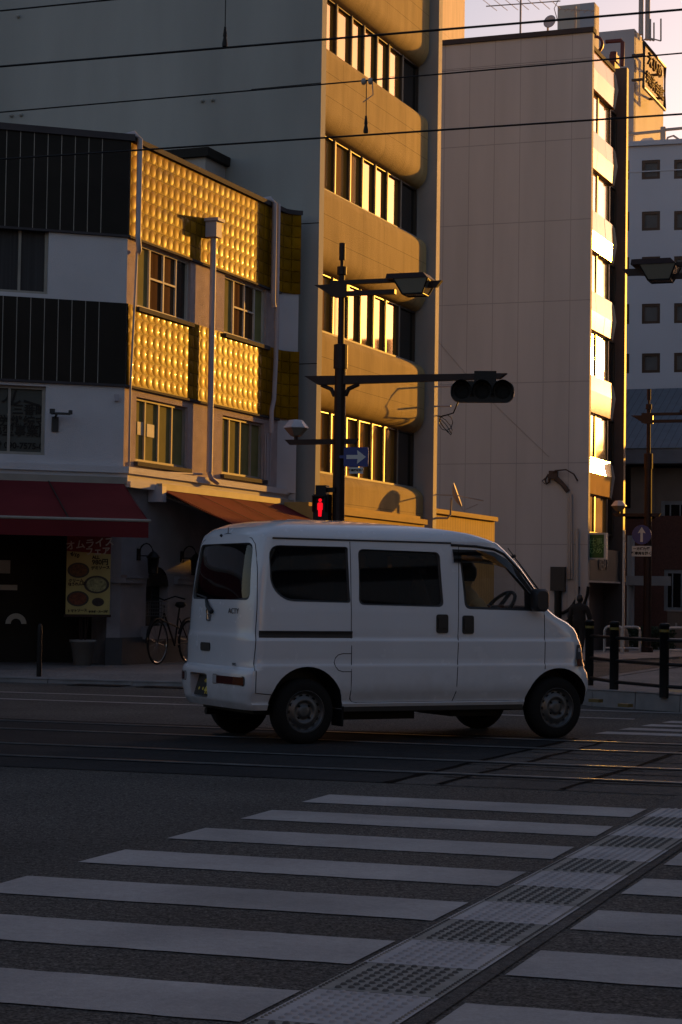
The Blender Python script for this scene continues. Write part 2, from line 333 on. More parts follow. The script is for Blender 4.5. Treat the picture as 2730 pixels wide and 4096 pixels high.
# brown glazed tiles with a round boss in each: height and tone follow the tile pattern
def tile_mat(name, col, rough, metal):
    m = mat(name, col, rough, metal, var=.22, vscale=3); t = m.node_tree; b, src = base_of(t); L = t.links.new
    uv = t.nodes.new('ShaderNodeUVMap'); sx = t.nodes.new('ShaderNodeSeparateXYZ'); L(uv.outputs[0], sx.inputs[0]); T = .205
    c = []
    for k in (0, 1):
        a = nmath(t, 'DIVIDE', nmath(t, 'ADD', sx.outputs[k], T * 500), T); c.append(nmath(t, 'SUBTRACT', nmath(t, 'FRACT', a), .5))
    r = nmath(t, 'SQRT', nmath(t, 'ADD', nmath(t, 'MULTIPLY', c[0], c[0]), nmath(t, 'MULTIPLY', c[1], c[1])))
    dome = nmath(t, 'MAXIMUM', nmath(t, 'SUBTRACT', 1, nmath(t, 'POWER', nmath(t, 'DIVIDE', r, .46), 2)), 0)
    edge = nmath(t, 'MAXIMUM', nmath(t, 'ABSOLUTE', c[0]), nmath(t, 'ABSOLUTE', c[1])); line = nmath(t, 'GREATER_THAN', edge, .47)
    hgt = nmath(t, 'SUBTRACT', dome, line)
    bp = t.nodes.new('ShaderNodeBump'); bp.inputs['Strength'].default_value = .34; bp.inputs['Distance'].default_value = .02; L(hgt, bp.inputs['Height']); L(bp.outputs[0], b.inputs['Normal'])
    ring = nmath(t, 'MULTIPLY', nmath(t, 'GREATER_THAN', r, .44), nmath(t, 'LESS_THAN', r, .475)); mk = nmath(t, 'MAXIMUM', line, nmath(t, 'MULTIPLY', ring, .6))
    mx = t.nodes.new('ShaderNodeMix'); mx.data_type = 'RGBA'; mx.blend_type = 'MULTIPLY'; L(mk, mx.inputs[0]); mx.inputs[7].default_value = (.35, .30, .2, 1)
    cell = t.nodes.new('ShaderNodeCombineXYZ'); [L(nmath(t, 'FLOOR', nmath(t, 'DIVIDE', nmath(t, 'ADD', sx.outputs[k], T * 500), T)), cell.inputs[k]) for k in (0, 1)]
    wn = t.nodes.new('ShaderNodeTexWhiteNoise'); wn.noise_dimensions = '2D'; L(cell.outputs[0], wn.inputs['Vector']); vr = nmath(t, 'ADD', nmath(t, 'MULTIPLY', wn.outputs['Value'], .55), .72)
    m2 = t.nodes.new('ShaderNodeMix'); m2.data_type = 'RGBA'; m2.blend_type = 'MULTIPLY'; m2.inputs[0].default_value = 1; L(src, m2.inputs[6]); L(vr, m2.inputs[7]); L(m2.outputs[2], mx.inputs[6])
    rg = nmath(t, 'ADD', nmath(t, 'MULTIPLY', wn.outputs['Value'], .10), rough - .05); L(rg, b.inputs['Roughness'])
    b.inputs['Specular IOR Level'].default_value = .012; b.inputs["Coat Weight"].default_value = .022; b.inputs['Coat Roughness'].default_value = .05; L(bp.outputs[0], b.inputs['Coat Normal']); L(mx.outputs[2], b.inputs['Base Color'])
    return m
M['gold_tile'] = tile_mat('brown_glazed_tile', (.22, .11, .003), .40, .0)
M['shaded_tile'] = mat('shaded_glazed_tile', (.012, .010, .009), .4, var=.25, vscale=2, spec=.12)  # same glazed tile darkened for the shaded front; its shade is in the colour

# ------------------------------------------------------------------ ground, road, tram track, crossing
AL = R(16.379); U = Vector((math.cos(AL), -math.sin(AL), 0)); V = Vector((math.sin(AL), math.cos(AL), 0)); T0 = Vector((-.2135, 11.2842, 0))
ES = Vector((math.sin(R(22)), math.cos(R(22)), 0)); EP = Vector((math.cos(R(22)), -math.sin(R(22)), 0))
def G(u, v, z=0.): p = T0 + U * u + V * v; return Vector((p.x, p.y, z))
def SP(s, p, z=0.):
    q = ES * s + EP * p; return Vector((q.x, q.y, z + gz(q.x, q.y)))
mb = MB(); ss = [-300, -80, -30, 0, 15, 29, 35, 42, 48, 55, 80, 150, 900]; ps = [-600, -150, -60, -30, -15, -5, 5, 20, 60, 200, 700]
mb.grid([[SP(s, p) for p in ps] for s in ss], 0, False)
road = mb.struct('road', M['asphalt'])
for f in road.data.polygons:
    if f.normal.z < 0: f.flip()
def strip(mb, u0, u1, v0, v1, z, m=0, sk=0.0, n=1):
    mb.face([G(u0 + sk * v0, v0, z), G(u1 + sk * v0, v0, z), G(u1 + sk * v1, v1, z), G(u0 + sk * v1, v1, z)], m)
# zebra crossing: bars on both sides of the tactile strip, then on beyond the tracks
SK = .06; SKR = .066
for k in range(-1, 9):
    v1 = .50 - .93 * (k + 0); v0 = v1 - .47
    if k < 0: continue
    for a, b in ((0.0, 1.915), (2.43, 4.7)):
        mb = MB(); n = 24; z = .004
        lo, hi = [], []
        for i in range(n + 1):
            u = a + (b - a) * i / n; j = lambda: random.uniform(-.006, .006)
            lo.append(G(u + SK * v0 + (0 if 0 < i < n else j()), v0 + j(), z)); hi.append(G(u + SK * v1, v1 + j(), z))
        mb.grid([lo, hi], 0, False); o = mb.build('crosswalk_bar', M['paint'], road)
for k in range(7):
    mb = MB(); v0 = 6.55 + .62 * k; a = .70 + .2 * (v0 - 6.55)
    mb.face([G(a, v0, .004), G(4.6, v0, .004), G(4.6, v0 + .32, .004), G(a + .06, v0 + .32, .004)]); mb.build('crosswalk_bar', M['paint'], road)
for v in (8.75, 10.05):
    mb = MB(); strip(mb, -45, 0.75 if v < 9 else 1.1, v, v + .13, .004); mb.build('lane_line', M['paint'], road)
mb = MB(); a0, a1 = .166, .626
mb.face([G(-60, 1.36, .004), G(.15, 1.36, .004), G(.66, 5.86, .004), G(-60, 5.86, .004)]); mb.struct('tram_track_bed', M['tram_dark'])
mb = MB(); mb.face([G(.15, 1.36, .003), G(60, 1.36, .003), G(60, 5.86, .003), G(.66, 5.86, .003)]); slab = mb.struct('tram_track_slab', M['tram_slab'])
mb = MB()
def wob(u0, v0, u1, v1, wd, n=14):
    lo, hi = [], []
    for i in range(n + 1):
        f = i / n; u = u0 + (u1 - u0) * f; v = v0 + (v1 - v0) * f; h = wd * random.uniform(.5, 1.2) / 2; du, dv = u1 - u0, v1 - v0; l = math.hypot(du, dv)
        ju, jv = random.uniform(-.015, .015), random.uniform(-.015, .015); nu, nv = -dv / l, du / l
        lo.append(G(u + ju - nu * h, v + jv - nv * h, .007)); hi.append(G(u + ju + nu * h, v + jv + nv * h, .007))
    mb.grid([lo, hi], 0, False)
wob(.15, 1.36, .66, 5.86, .07)
for uu in (.95, 1.75, 2.6, 3.5, 4.4): wob(uu - .45, 1.4, uu + .02, 5.8, .05)
for vv, c, d in ((1.9, .4, 3.4), (2.62, .55, 4.2), (2.9, .3, 1.6), (3.65, .5, 4.6), (4.2, .55, 1.35), (5.1, .8, 5.)): wob(c, vv, d, vv + .02, .035)
mb.build('tar_joint', M['crack'], slab)
NAMES = ('nearest the crosswalk', 'second from the crosswalk', 'third from the crosswalk, at the foot of the van', 'farthest from the crosswalk, behind the front wheel')
for v, nm in zip((2.145, 3.165, 4.60, 5.53), NAMES):
    t = thing('tram_rail', f'polished steel tram rail {nm}', 'tram rail', G(0, v, 0), 0, 'tram rails in the road', world=True)
    mb = MB(); n = 40
    for (a, b, z) in ((v - .028, v + .028, .012),):
        mb.grid([[G(-40 + 80 * i / n, a - .004, .004) for i in range(n + 1)], [G(-40 + 80 * i / n, a, z) for i in range(n + 1)], [G(-40 + 80 * i / n, b, z) for i in range(n + 1)], [G(-40 + 80 * i / n, b + .004, .004) for i in range(n + 1)]], 0, False)
    mb.build('rail_head', M['rail'], t)
    mb = MB(); strip(mb, -40, 40, v - .095, v - .034, .0065); strip(mb, -40, 40, v + .034, v + .06, .0065); mb.build('groove', M['crack'], t)
# raised tactile guide strip of alternating tiles through the crossing
strip_o = MB(); strip_o.face([G(1.945 + SK * -9, -9, .005), G(2.405 + SK * -9, -9, .005), G(2.405 + SK * 1.4, 1.4, .005), G(1.945 + SK * 1.4, 1.4, .005)]); tac = strip_o.struct('tactile_strip', M['tram_slab'])
for k in range(14):
    mb = MB(); v1 = .52 - .465 * k; v0 = v1 - .46; light = (k % 2 == 0)
    cu = lambda u, v, z: G(1.975 + .40 * u + SKR * v, v, z)
    mb.grid([[cu(0, v0, .009), cu(1, v0, .009)], [cu(0, v1, .009), cu(1, v1, .009)]], 0, False)
    def bump(u, v, ru, rv, h, m):
        r0 = [cu(u + ru * math.cos(a), v + rv * math.sin(a), .0092) for a in [i * math.pi / 4 for i in range(8)]]; r1 = [cu(u + .6 * ru * math.cos(a), v + .6 * rv * math.sin(a), .0092 + h) for a in [i * math.pi / 4 for i in range(8)]]
        mb.grid([r0, r1], m, True, True); mb.face(r1, m)
    for i in range(8):
        for j in range(9): bump(.17 + .66 * i / 7, v0 + .035 + .39 * j / 8 + (.012 if i % 2 else 0), .030, .013, .006, 0 if light else 1)
    for e in (.04, .96):
        for j in range(16): bump(e, v0 + .02 + .42 * j / 15, .016, .007, .005, 2)
    mb.build('tactile_tile', [M['tile_light'] if light else M['tile_dark'], M['stud'], M['tile_dark'] if light else M['stud']], tac)

def path(outer, width, name, hfun=None):
    """pavement: sheet between an outer kerb polyline and its inner offset"""
    pts = []
    for a, b in zip(outer, outer[1:]):
        n = max(1, int((b - a).length / 2.0))
        pts += [a + (b - a) * i / n for i in range(n)]
    pts.append(outer[-1]); return pts
def zz(p, h): return Vector((p.x, p.y, h + gz(p.x, p.y)))
# left pavement
lo = path([G(-50, 12.4), G(-6.2, 12.4), G(-4.6, 12.75), G(-4.0, 13.5), SP(29, -10.5), SP(95, -10.5)], 0, '')
bp0 = gnd(245, 1528, .11); LF0_ = Wall(bp0, 72); CR0 = LF0_.pt(LF0_.hit(283, 1100)[0], 0); LFp, LSp = Wall(CR0, 72), Wall(CR0, 22)
mb = MB(); inn = []
for p in lo:
    v_ = (p - T0).dot(V); u_ = (p - T0).dot(U)
    inn.append(LFp.pt(-30 * max(0., (-6.2 - u_)) / 43.8, 0, -.5) if v_ < 12.6 else LSp.pt(.5 + max(0., (p - CR0).dot(ES) - 2.5) * (1 if p.y > 30 else .3), 0, -.5))
mid_ = [p * .75 + q * .25 for p, q in zip(lo, inn)]; mb.grid([[zz(p, .055) for p in lo], [zz(p, .11) for p in mid_], [zz(p, .11) for p in inn]], 0, False); lp = mb.struct('pavement', M['pave'])
for f in lp.data.polygons:
    if f.normal.z < 0: f.flip()
def kerb(pts, h, wd, side, name, hts=None, gap=.012, step=.6):
    mb = MB(); L = []
    for a, b in zip(pts, pts[1:]):
        n = max(1, round((b - a).length / step)); L += [a + (b - a) * i / n for i in range(n)]
    L.append(pts[-1])
    for a, b in zip(L, L[1:]):
        d = (b - a).normalized(); nn = Vector((d.y, -d.x, 0)) * side; a2, b2 = a + d * gap / 2, b - d * gap / 2
        ha, hb = (hts(a), hts(b)) if hts else (h, h)
        def sec(p, hh): return [zz(p, -.03), zz(p + nn * .012, hh - .015), zz(p + nn * .03, hh), zz(p + nn * wd, hh), zz(p + nn * wd, -.03)]
        A, B = sec(a2, ha), sec(b2, hb); mb.grid([A, B], 0, False); mb.face(A); mb.face(B[::-1])
    return mb.build(name, M['kerb'], None, True)
o = kerb([G(-50, 12.4), G(-6.2, 12.4), G(-4.6, 12.75), G(-4.0, 13.5), SP(29, -10.5), SP(60, -10.5)], .065, .16, -1, 'kerb', step=1.2); o['kind'] = 'structure'
mb = MB(); strip(mb, -6.6, -4.2, 13.3, 13.6, .085); mb.build('tactile_strip_yellow', M['yellow_tile'], lp)
# right pavement with the dropped kerb at the crossing
RK = [SP(60, -6.5), SP(32, -6.5), Vector((3.75, 26.3, 0)), Vector((2.85, 23.7, 0)), Vector((2.62, 22.5, 0)), Vector((2.86, 21.82, 0)), Vector((3.69, 20.91, 0)), Vector((4.9, 20.1, 0)), Vector((7., 19.45, 0)), G(50, 9.8)]
RK = [Vector((p.x, p.y, 0)) for p in RK]
def rh(p):
    return .19 if p.y > 20.9 else max(.0, .19 - (20.95 - p.y) * .2) if p.x < 6.5 else .02
ro = path(RK, 0, '')
mb = MB(); inn = [p + EP * 7 + ES * 2 for p in ro]; mid = [p * .8 + q * .2 for p, q in zip(ro, inn)]
mb.grid([[zz(p, max(.006, rh(p) - .004)) for p in ro], [zz(p, .15) for p in mid], [zz(p, .15) for p in inn]], 0, False); rp = mb.struct('pavement', M['pave'])
for f in rp.data.polygons:
    if f.normal.z < 0: f.flip()
o = kerb(RK, .19, .17, -1, 'kerb', rh, step=.62); o['kind'] = 'structure'
mb = MB()
for x, y in ((1372, 1613), (1440, 1624)):
    p = gnd(x, y, .08); d = Vector((.83, -.91, 0)).normalized(); n = Vector((-d.y, d.x, 0)); mb.obox(p - d * .07 - n * .06, d * .14, n * .08, (0, 0, .035))
mb.build('reflector', mat('amber_reflector', (.10, .065, .01), .5), o)
mb = MB(); q = Vector((3.35, 22.6, 0)); d = (Vector((3.69, 20.91, 0)) - Vector((2.86, 21.82, 0))).normalized(); n = Vector((-d.y, d.x, 0))
mb.face([zz(q - d * .8, .157), zz(q + d * 2.2, .157), zz(q + d * 2.2 + n * .6, .157), zz(q - d * .8 + n * .6, .157)]); mb.build('tactile_strip_yellow', M['yellow_tile'], rp)
for x0, x1, y, lab in ((272, 450, 1570, 'dark drain grate in the gutter left of the bollard end of the van'), (525, 680, 1561, '')):
    pass
g = MB(); a = (G(-6.75, 12.18) ); 
for k in range(12): g.box(0 + .06 * k, .035 + .06 * k, -.14, .14, .004, .012)
g.box(-.02, .72, -.17, -.14, .004, .012); g.box(-.02, .72, .14, .17, .004, .012)
for u, lab in ((-6.9, 'black iron drain grate by the kerb, halfway between the bollard and the van'), (-5.95, 'black iron drain grate by the kerb, beside the van bumper')):
    o = g.build('drain_grate', M['black']); o.location = G(u, 12.15, 0); o.rotation_euler = (0, 0, -AL); tag(o, lab, 'drain grate', 'drain grates along the gutter')

# ------------------------------------------------------------------ buildings
def window(parent, W, t0, t1, z0, z1, o, fm, panes, bars=(), fw=.045, fd=.06, mw=.04, name='window', label=None):
    """frame (part) with its panes (sub-parts); panes = [(from, to, material)] as fractions of the width"""
    mb = MB(); D = t1 - t0
    for a, b, c, d in ((t0, t0 + fw, z0, z1), (t1 - fw, t1, z0, z1), (t0 + fw, t1 - fw, z0, z0 + fw), (t0 + fw, t1 - fw, z1 - fw, z1)): mb.wbox(W, a, b, c, d, o - fd, o)
    for f0, f1, m in panes[1:]: mb.wbox(W, t0 + D * f0 - mw / 2, t0 + D * f0 + mw / 2, z0 + fw, z1 - fw, o - fd, o - .004)
    for f0, f1, h in bars: mb.wbox(W, t0 + D * f0, t0 + D * f1, z0 + (z1 - z0) * h - .014, z0 + (z1 - z0) * h + .014, o - fd, o - .006)
    fr = mb.build(name, fm, parent)
    if label: fr['label'] = label
    for f0, f1, m in panes:
        p = MB(); a, b = t0 + D * f0, t0 + D * f1
        tl = random.uniform(-.004, .004); e = o - fd * .6
        p.face([W.pt(a, z0, e + tl), W.pt(b, z0, e - tl), W.pt(b, z1, e - tl), W.pt(a, z1, e + tl)], 0, [(a, z0), (b, z0), (b, z1), (a, z1)]); p.build('pane', m, fr)
    return fr
def core(parent, W, t0, t1, depth, z0, z1, m, o=-.75, name='roof'):  # unseen core box behind the walls, added to stop light passing through
    mb = MB(); mb.wbox(W, t0, t1, z0, z1, o - depth, o); return mb.build(name, m, parent)
M['panel_end'] = mat('pale_panel_end', (.40, .33, .27), .7, spec=.1)
M['brown_fin'] = mat('brown_fin', (.10, .075, .065), .6, spec=.2, var=.1)
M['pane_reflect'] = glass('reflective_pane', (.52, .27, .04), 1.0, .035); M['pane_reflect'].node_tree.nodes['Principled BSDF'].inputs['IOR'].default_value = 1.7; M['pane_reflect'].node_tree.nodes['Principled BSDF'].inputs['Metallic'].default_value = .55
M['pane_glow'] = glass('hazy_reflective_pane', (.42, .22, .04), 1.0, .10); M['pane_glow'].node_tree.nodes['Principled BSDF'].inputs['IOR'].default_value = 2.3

# --- corner building with the restaurant
bp = gnd(245, 1528, .11); LF0 = Wall(bp, 72); tc = LF0.hit(283, 1100)[0]; CR = LF0.pt(tc, 0)
LF = Wall(CR, 72); LS = Wall(CR, 22)
cb = thing('corner_building', 'white three storey corner building with brown glazed tile bands and red awnings', 'building', (CR.x, CR.y, .1), world=True)
zr = LS.hit(470, 392)[1]; zr = (zr + LF.hit(150, 296)[1]) / 2
zb1 = (LS.hit(320, 545)[1] + LF.hit(150, 518)[1]) / 2 ; zb2t = (LS.hit(320, 708)[1] + LF.hit(150, 687)[1]) / 2; zb2b = (LS.hit(320, 878)[1] + LF.hit(150, 866)[1]) / 2
zc = LF.hit(200, 1080)[1]; TE = LS.hit(641, 800)[0]
T = .205
zb1 = zr - round((zr - .1 - zb1) / T) * T - .1; zb2b = zb2t - round((zb2t - zb2b) / T) * T
# windows
w1 = LS.rect(317, 556, 438, 601, 701, 741); w2 = LS.rect(516, 629, 612, 664, 769, 797); w3 = LS.rect(313, 906, 431, 938, 1055, 1079); w4 = LS.rect(511, 953, 606, 976, 1088, 1106)
zt = (w1[3] + w2[3]) / 2; zb = (w1[2] + w2[2]) / 2; zt2 = (w3[3] + w4[3]) / 2; zbb = (w3[2] + w4[2]) / 2
w1, w2 = [(a[0], a[1], zb, zt) for a in (w1, w2)]; w3, w4 = [(a[0], a[1], zbb, zt2) for a in (w3, w4)]
f1 = LF.rect(-60, 512, 112, 522, 668, 674); f2 = LF.rect(-60, 880, 105, 888, 1040, 1046)
lowz = .1
GFT = zc - .05
arch = LS.rect(336, 1300, 386, 1305, 1438, 1438)
mb = MB(); mb.holewall(LS, 0, TE, zc, zr - .1, [w1, w2, w3, w4], 0, .09); mb.build('side_wall', M['stucco_rough'], cb)
mb = MB(); mb.holewall(LF, -13, 0, zc, zr - .1, [f1, f2], 0, .12); mb.build('front_wall', M['white_wall'], cb)
# flared end bay
pts = [LS.pt(TE, 0)]; a = 22
for k in range(5): a += 11; pts.append(pts[-1] + Vector((math.sin(R(a)), math.cos(R(a)), 0)) * .085)
mb = MB(); mb.grid([[p + Vector((0, 0, zc)) for p in pts], [p + Vector((0, 0, zr - .1)) for p in pts]]); mb.grid([[pts[-1] + Vector((0, 0, z)), pts[-1] + Vector((-.9, .55, z))] for z in (0, zr - .1)]); mb.build('flared_wall', M['white_wall'], cb)
for z0, z1 in ((zb1, zr - .1), (zb2b, zb2t)):
    off = [(p - LS.n * 0) for p in pts]; acc = TE; mb = MB(); uu = [TE + .085 * i for i in range(6)]
    mb.face([LS.pt(0, z0, .03), LS.pt(TE, z0, .03), LS.pt(TE, z1, .03), LS.pt(0, z1, .03)], 0, [(0, z0 - zb1), (TE, z0 - zb1), (TE, z1 - zb1), (0, z1 - zb1)])
    q = [p + LS.n * .03 for p in pts]; mb.grid([[p + Vector((0, 0, z0)) for p in q], [p + Vector((0, 0, z1)) for p in q]], 0, True, False, lambda r, c: (uu[c], (z0, z1)[r] - zb1))
    for z in (z0, z1): mb.face([LS.pt(0, z, 0), LS.pt(TE, z, 0), LS.pt(TE, z, .03), LS.pt(0, z, .03)], 1, [(.1, .1)] * 4)
    mb.build('tile_band', [M['gold_tile'], M['roof_cap']], cb)
    mb = MB(); mb.wbox(LF, -13, .0, z0, z1, 0, .03)
    for k in range(62): mb.wbox(LF, -.42 - k * T * 1.0 - .005, -.42 - k * T + .005, z0, z1, .03, .034, 1)
    mb.build('tile_band', [M['shaded_tile'], M['alu']], cb)
    mb = MB(); mb.wbox(LF, -13, .035, z0 - .035, z0, 0, .045); mb.wbox(LS, 0, TE, z0 - .035, z0, 0, .045); mb.build('band_trim', M['roof_cap'], cb)
mb = MB(); mb.wbox(LF, -13, .07, zr - .1, zr, -.3, .07); mb.wbox(LS, 0, TE + .05, zr - .1, zr - .02, -.3, .075)
q = [p + LS.n * .06 for p in pts]; mb.prism([p + Vector((0, 0, zr - .1)) for p in q] + [p - LS.n * .3 + Vector((0, 0, zr - .1)) for p in reversed(pts)], (0, 0, .08)); mb.build('roof_edge', M['roof_cap'], cb)
mb = MB(); mb.face([LF.pt(-13, zr - .15), CR + Vector((0, 0, zr - .15)), LS.pt(TE, zr - .15), LS.pt(TE, zr - .15, -6), LF.pt(-13, zr - .15, -6)]); mb.face([LF.pt(-13, zc, -.4), CR + Vector((-.3, .3, zc)), LS.pt(TE, zc, -.4), LS.pt(TE, zc, -6), LF.pt(-13, zc, -6)]); mb.build('roof', M['roof_cap'], cb)
pf, pbn, pk = M['pane_frost'], M['pane_brown'], M['pane_dark']
for wd in (w1, w2): window(cb, LS, *wd, -.045, M['white_frame'], [(0, .27, pf), (.27, .53, pbn), (.53, .77, pbn), (.77, 1, pk if wd is w1 else pf)], [(.27, .77, .52)])
for wd in (w3, w4): window(cb, LS, *wd, -.045, M['alu'], [(0, .22, pf), (.22, .48, pf), (.48, .74, pf), (.74, 1, pf)])
for wd in (w1, w2, w3, w4): mb = MB(); mb.wbox(LS, wd[0] - .05, wd[1] + .05, wd[2] - .07, wd[2] - .005, -.1, .07); mb.build('window_sill', M['roof_cap'], cb)
window(cb, LF, *f1, -.07, M['alu'], [(0, .62, M['curtain']), (.62, 1, M['curtain'])])
wf = window(cb, LF, *f2, -.07, M['alu'], [(0, .50, M['blind_dark']), (.50, 1, M['blind_dark'])])
# lettering on the front window (kept as it stands)
ud = (0, 0, 1)
for txt, x, y, sz, tilt in (('グループ', 50, 923, .30, -.28), ('三番町', 68, 943, .17, 0), ('就労継続支援', 53, 970, .18, 0), ('B型事業所', 53, 992, .18, 0), ('☎ 090-7575-0136', 54, 1025, .125, 0)):
    t_, z_ = LF.hit(x, y, -.1); xd = LF.d + Vector((0, 0, tilt)); lettering(txt, sz, M['black'], wf, LF.pt(t_, z_, -.095), xd, Vector((0, 0, 1)) - LF.d * tilt, bold=.004)
for x, y in ((318, 985), (340, 990)):
    t_, z_ = LS.hit(x, y, -.12); mb = MB(); mb.wbox(LS, t_ - .12, t_ + .12, z_ - .1, z_ + .1, -.078, -.070); mb.build('paper_notice', M['paper'], cb)
# cornice
mb = MB()
for a, b, o_ in ((zc - .03, zc + .07, .10), (zc - .15, zc - .03, .05), (zc - .24, zc - .15, .13)): mb.wbox(LF, -13, .06, a, b, -.1, o_); mb.wbox(LS, 0, TE + .5, a, b, -.1, o_ + .002)
mb.build('cornice', M['white_wall'], cb)
# ground floor
za0 = .1; door_r = LF.hit(245, 1450)[0]; d_l = -11.0
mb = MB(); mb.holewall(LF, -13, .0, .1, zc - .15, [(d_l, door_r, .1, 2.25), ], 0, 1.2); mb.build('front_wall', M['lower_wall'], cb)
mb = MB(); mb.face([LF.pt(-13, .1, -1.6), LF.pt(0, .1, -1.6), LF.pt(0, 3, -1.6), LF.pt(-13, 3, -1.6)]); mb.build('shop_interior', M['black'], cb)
mb = MB(); n = 14                                             # arched fascia over the entrance
c0 = (LF.hit(70, 1300)[0]); hw = door_r - c0
prof = [(c0 + hw * math.sin(-1.5 + 3 * i / n) / math.sin(1.5), 1.75 + .50 * math.cos(-1.5 + 3 * i / n)) for i in range(n + 1)]
for a, b in zip(prof, prof[1:]): mb.obox(LF.pt(a[0], a[1], -.12), LF.d * (b[0] - a[0]) + Vector((0, 0, b[1] - a[1])), LF.n * .11, (0, 0, 2.35 - max(a[1], b[1])))
mb.wbox(LF, c0 - hw - .35, c0 - hw, .1, 2.25, -.3, -.02)
fa = mb.build('arched_fascia', M['white_wall'], cb)
t_, z_ = LF.hit(205, 1234, 0); lettering('RESTAURANT', .17, M['black'], fa, LF.pt(LF.hit(208, 1233)[0], 2.20, -.008), LF.d + Vector((0, 0, -.09)), Vector((0, 0, 1)) + LF.d * .09); lettering('BRASSERIE', .17, M['black'], fa, LF.pt(LF.hit(-8, 1233)[0], 2.20, -.008), LF.d + Vector((0, 0, .07)), Vector((0, 0, 1)))
mb = MB(); t_, z_ = LF.hit(36, 1433, -.9); n = 10
for i in range(n):
    a, b = math.pi * i / n, math.pi * (i + 1) / n; mb.face([LF.pt(t_ + .16 * math.cos(a), z_ + .16 * math.sin(a), -.85), LF.pt(t_ + .16 * math.cos(b), z_ + .16 * math.sin(b), -.85), LF.pt(t_ + .08 * math.cos(b), z_ + .08 * math.sin(b), -.85), LF.pt(t_ + .08 * math.cos(a), z_ + .08 * math.sin(a), -.85)])
mb.build('door_sticker', M['paper'], cb)
mb = MB(); t_, z_ = LF.hit(10, 1348, -.85); mb.wbox(LF, t_ - .2, t_ + .2, z_ - .05, z_ + .03, -.86, -.85); t_, z_ = LF.hit(6, 1302, -.85); mb.wbox(LF, t_ - .15, t_ + .12, z_ - .1, z_ + .1, -.86, -.85); mb.build('door_notice', M['paper'], cb)
# side of the ground floor with the round-headed window
mb = MB(); at0, at1, az0, az1 = arch; azs = az1 - .30
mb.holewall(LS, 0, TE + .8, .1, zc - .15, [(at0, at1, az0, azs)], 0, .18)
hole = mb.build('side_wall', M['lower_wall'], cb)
mb = MB(); cx, rr = (at0 + at1) / 2, (at1 - at0) / 2
mb.prism([LS.pt(cx + rr * math.cos(math.pi * i / 12), azs + .30 * math.sin(math.pi * i / 12), .002) for i in range(13)], LS.n * .006); mb.face([LS.pt(at0, az0, -.15), LS.pt(at1, az0, -.15), LS.pt(at1, azs, -.15), LS.pt(at0, azs, -.15)])
aw = mb.build('arched_window', M['pane_dark'], cb)
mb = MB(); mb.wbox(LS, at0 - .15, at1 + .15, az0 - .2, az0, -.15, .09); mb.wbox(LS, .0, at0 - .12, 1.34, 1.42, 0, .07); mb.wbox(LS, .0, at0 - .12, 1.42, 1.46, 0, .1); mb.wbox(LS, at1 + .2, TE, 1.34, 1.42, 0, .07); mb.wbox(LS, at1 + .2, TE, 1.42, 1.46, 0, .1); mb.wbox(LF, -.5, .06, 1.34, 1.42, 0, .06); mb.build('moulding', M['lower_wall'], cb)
mb = MB(); mb.wbox(LS, 0, TE + .8, .08, .52, 0, .03); mb.wbox(LF, door_r - .02, .03, .08, .52, 0, .03); mb.build('plinth', mat('dark_plinth', (.05, .05, .055), .8, bump=.3), cb)
def lantern(W, t, z, parent):
    mb = MB(); mb.wbox(W, t - .05, t + .05, z - .09, z + .09, 0, .02)
    mb.tube([W.pt(t, z, .02)] + [W.pt(t, z + .17 * math.sin(math.pi * i / 8), .02 + .24 * (1 - math.cos(math.pi * i / 8)) / 2) for i in range(1, 8)] + [W.pt(t, z + .0, .26)], .011, 6); mb.tube([W.pt(t, z - .02, .02), W.pt(t, z - .02, .26)], .009, 6)
    mb.lathe([(.0, .06), (.05, .03), (.105, -.04), (.11, -.05), (.09, -.05), (.075, -.27), (.08, -.29), (0, -.30)], W.pt(t, z, .26), (0, 0, 1), 8)
    return mb.build('wall_lantern', M['black'], parent)
lantern(LS, LS.hit(317, 1325)[0], 1.78, cb); lantern(LS, LS.hit(417, 1330)[0], 1.78, cb)
# retractable awnings
def awning(W, t0, t1, zt_, zl, out, val, parent, nseam=5, skew=0.):
    mb = MB(); n = 24
    rows = []
    for k in range(9):
        f = k / 8; rows.append([W.pt(t0 + (t1 - t0) * i / n, zt_ + (zl - zt_) * f - .02 * math.sin(math.pi * f), .12 + (out - .12) * f) for i in range(n + 1)])
    mb.grid(rows, 0, True); mb.grid([[p - Vector((0, 0, .012)) for p in r] for r in rows], 0, True)
    for s_ in (0, n): mb.face([rows[0][s_], rows[-1][s_], rows[-1][s_] - Vector((0, 0, .012)), rows[0][s_] - Vector((0, 0, .012))])
    for k in range(1, nseam):
        t = t0 + (t1 - t0) * k / nseam; mb.obox(W.pt(t, zt_ + .003, .12), W.d * .02, W.n * (out - .12) + Vector((0, 0, zl - zt_ - .004)), (0, 0, .004), 1)
    aw = mb.build('awning', [M['red_canvas'], M['dark_metal']], parent)
    mb = MB(); mb.grid([[W.pt(t0 + (t1 - t0) * i / n, zl - .02 - val * r, out + .006 + .01 * math.sin(i * 1.7) * r) for i in range(n + 1)] for r in (0, 1)], 0, True); mb.build('valance', M['red_canvas'], aw)
    mb = MB(); mb.tube([W.pt(t0 - .03, zl, out), W.pt(t1 + .03, zl, out)], .022, 8); mb.wbox(W, t0 - .05, t1 + .05, zt_ - .03, zt_ + .07, .1, .2)
    mb.build('front_bar', M['alu'], aw)
    mb = MB(); mb.tube([W.pt(t0 + .25, zt_ - .12, .12), W.pt(t0 + .6, (zt_ + zl) / 2 - .1, out * .55), W.pt(t0 + .3, zl - .03, out - .03)], .025, 6); mb.build('folding_arm', M['alu'], aw)
    return aw
at_ = LF.hit(290, 1105)[0]; awning(LF, -12.5, -.03, zc - .17, zc - .81, 2.0, .22, cb, 11)
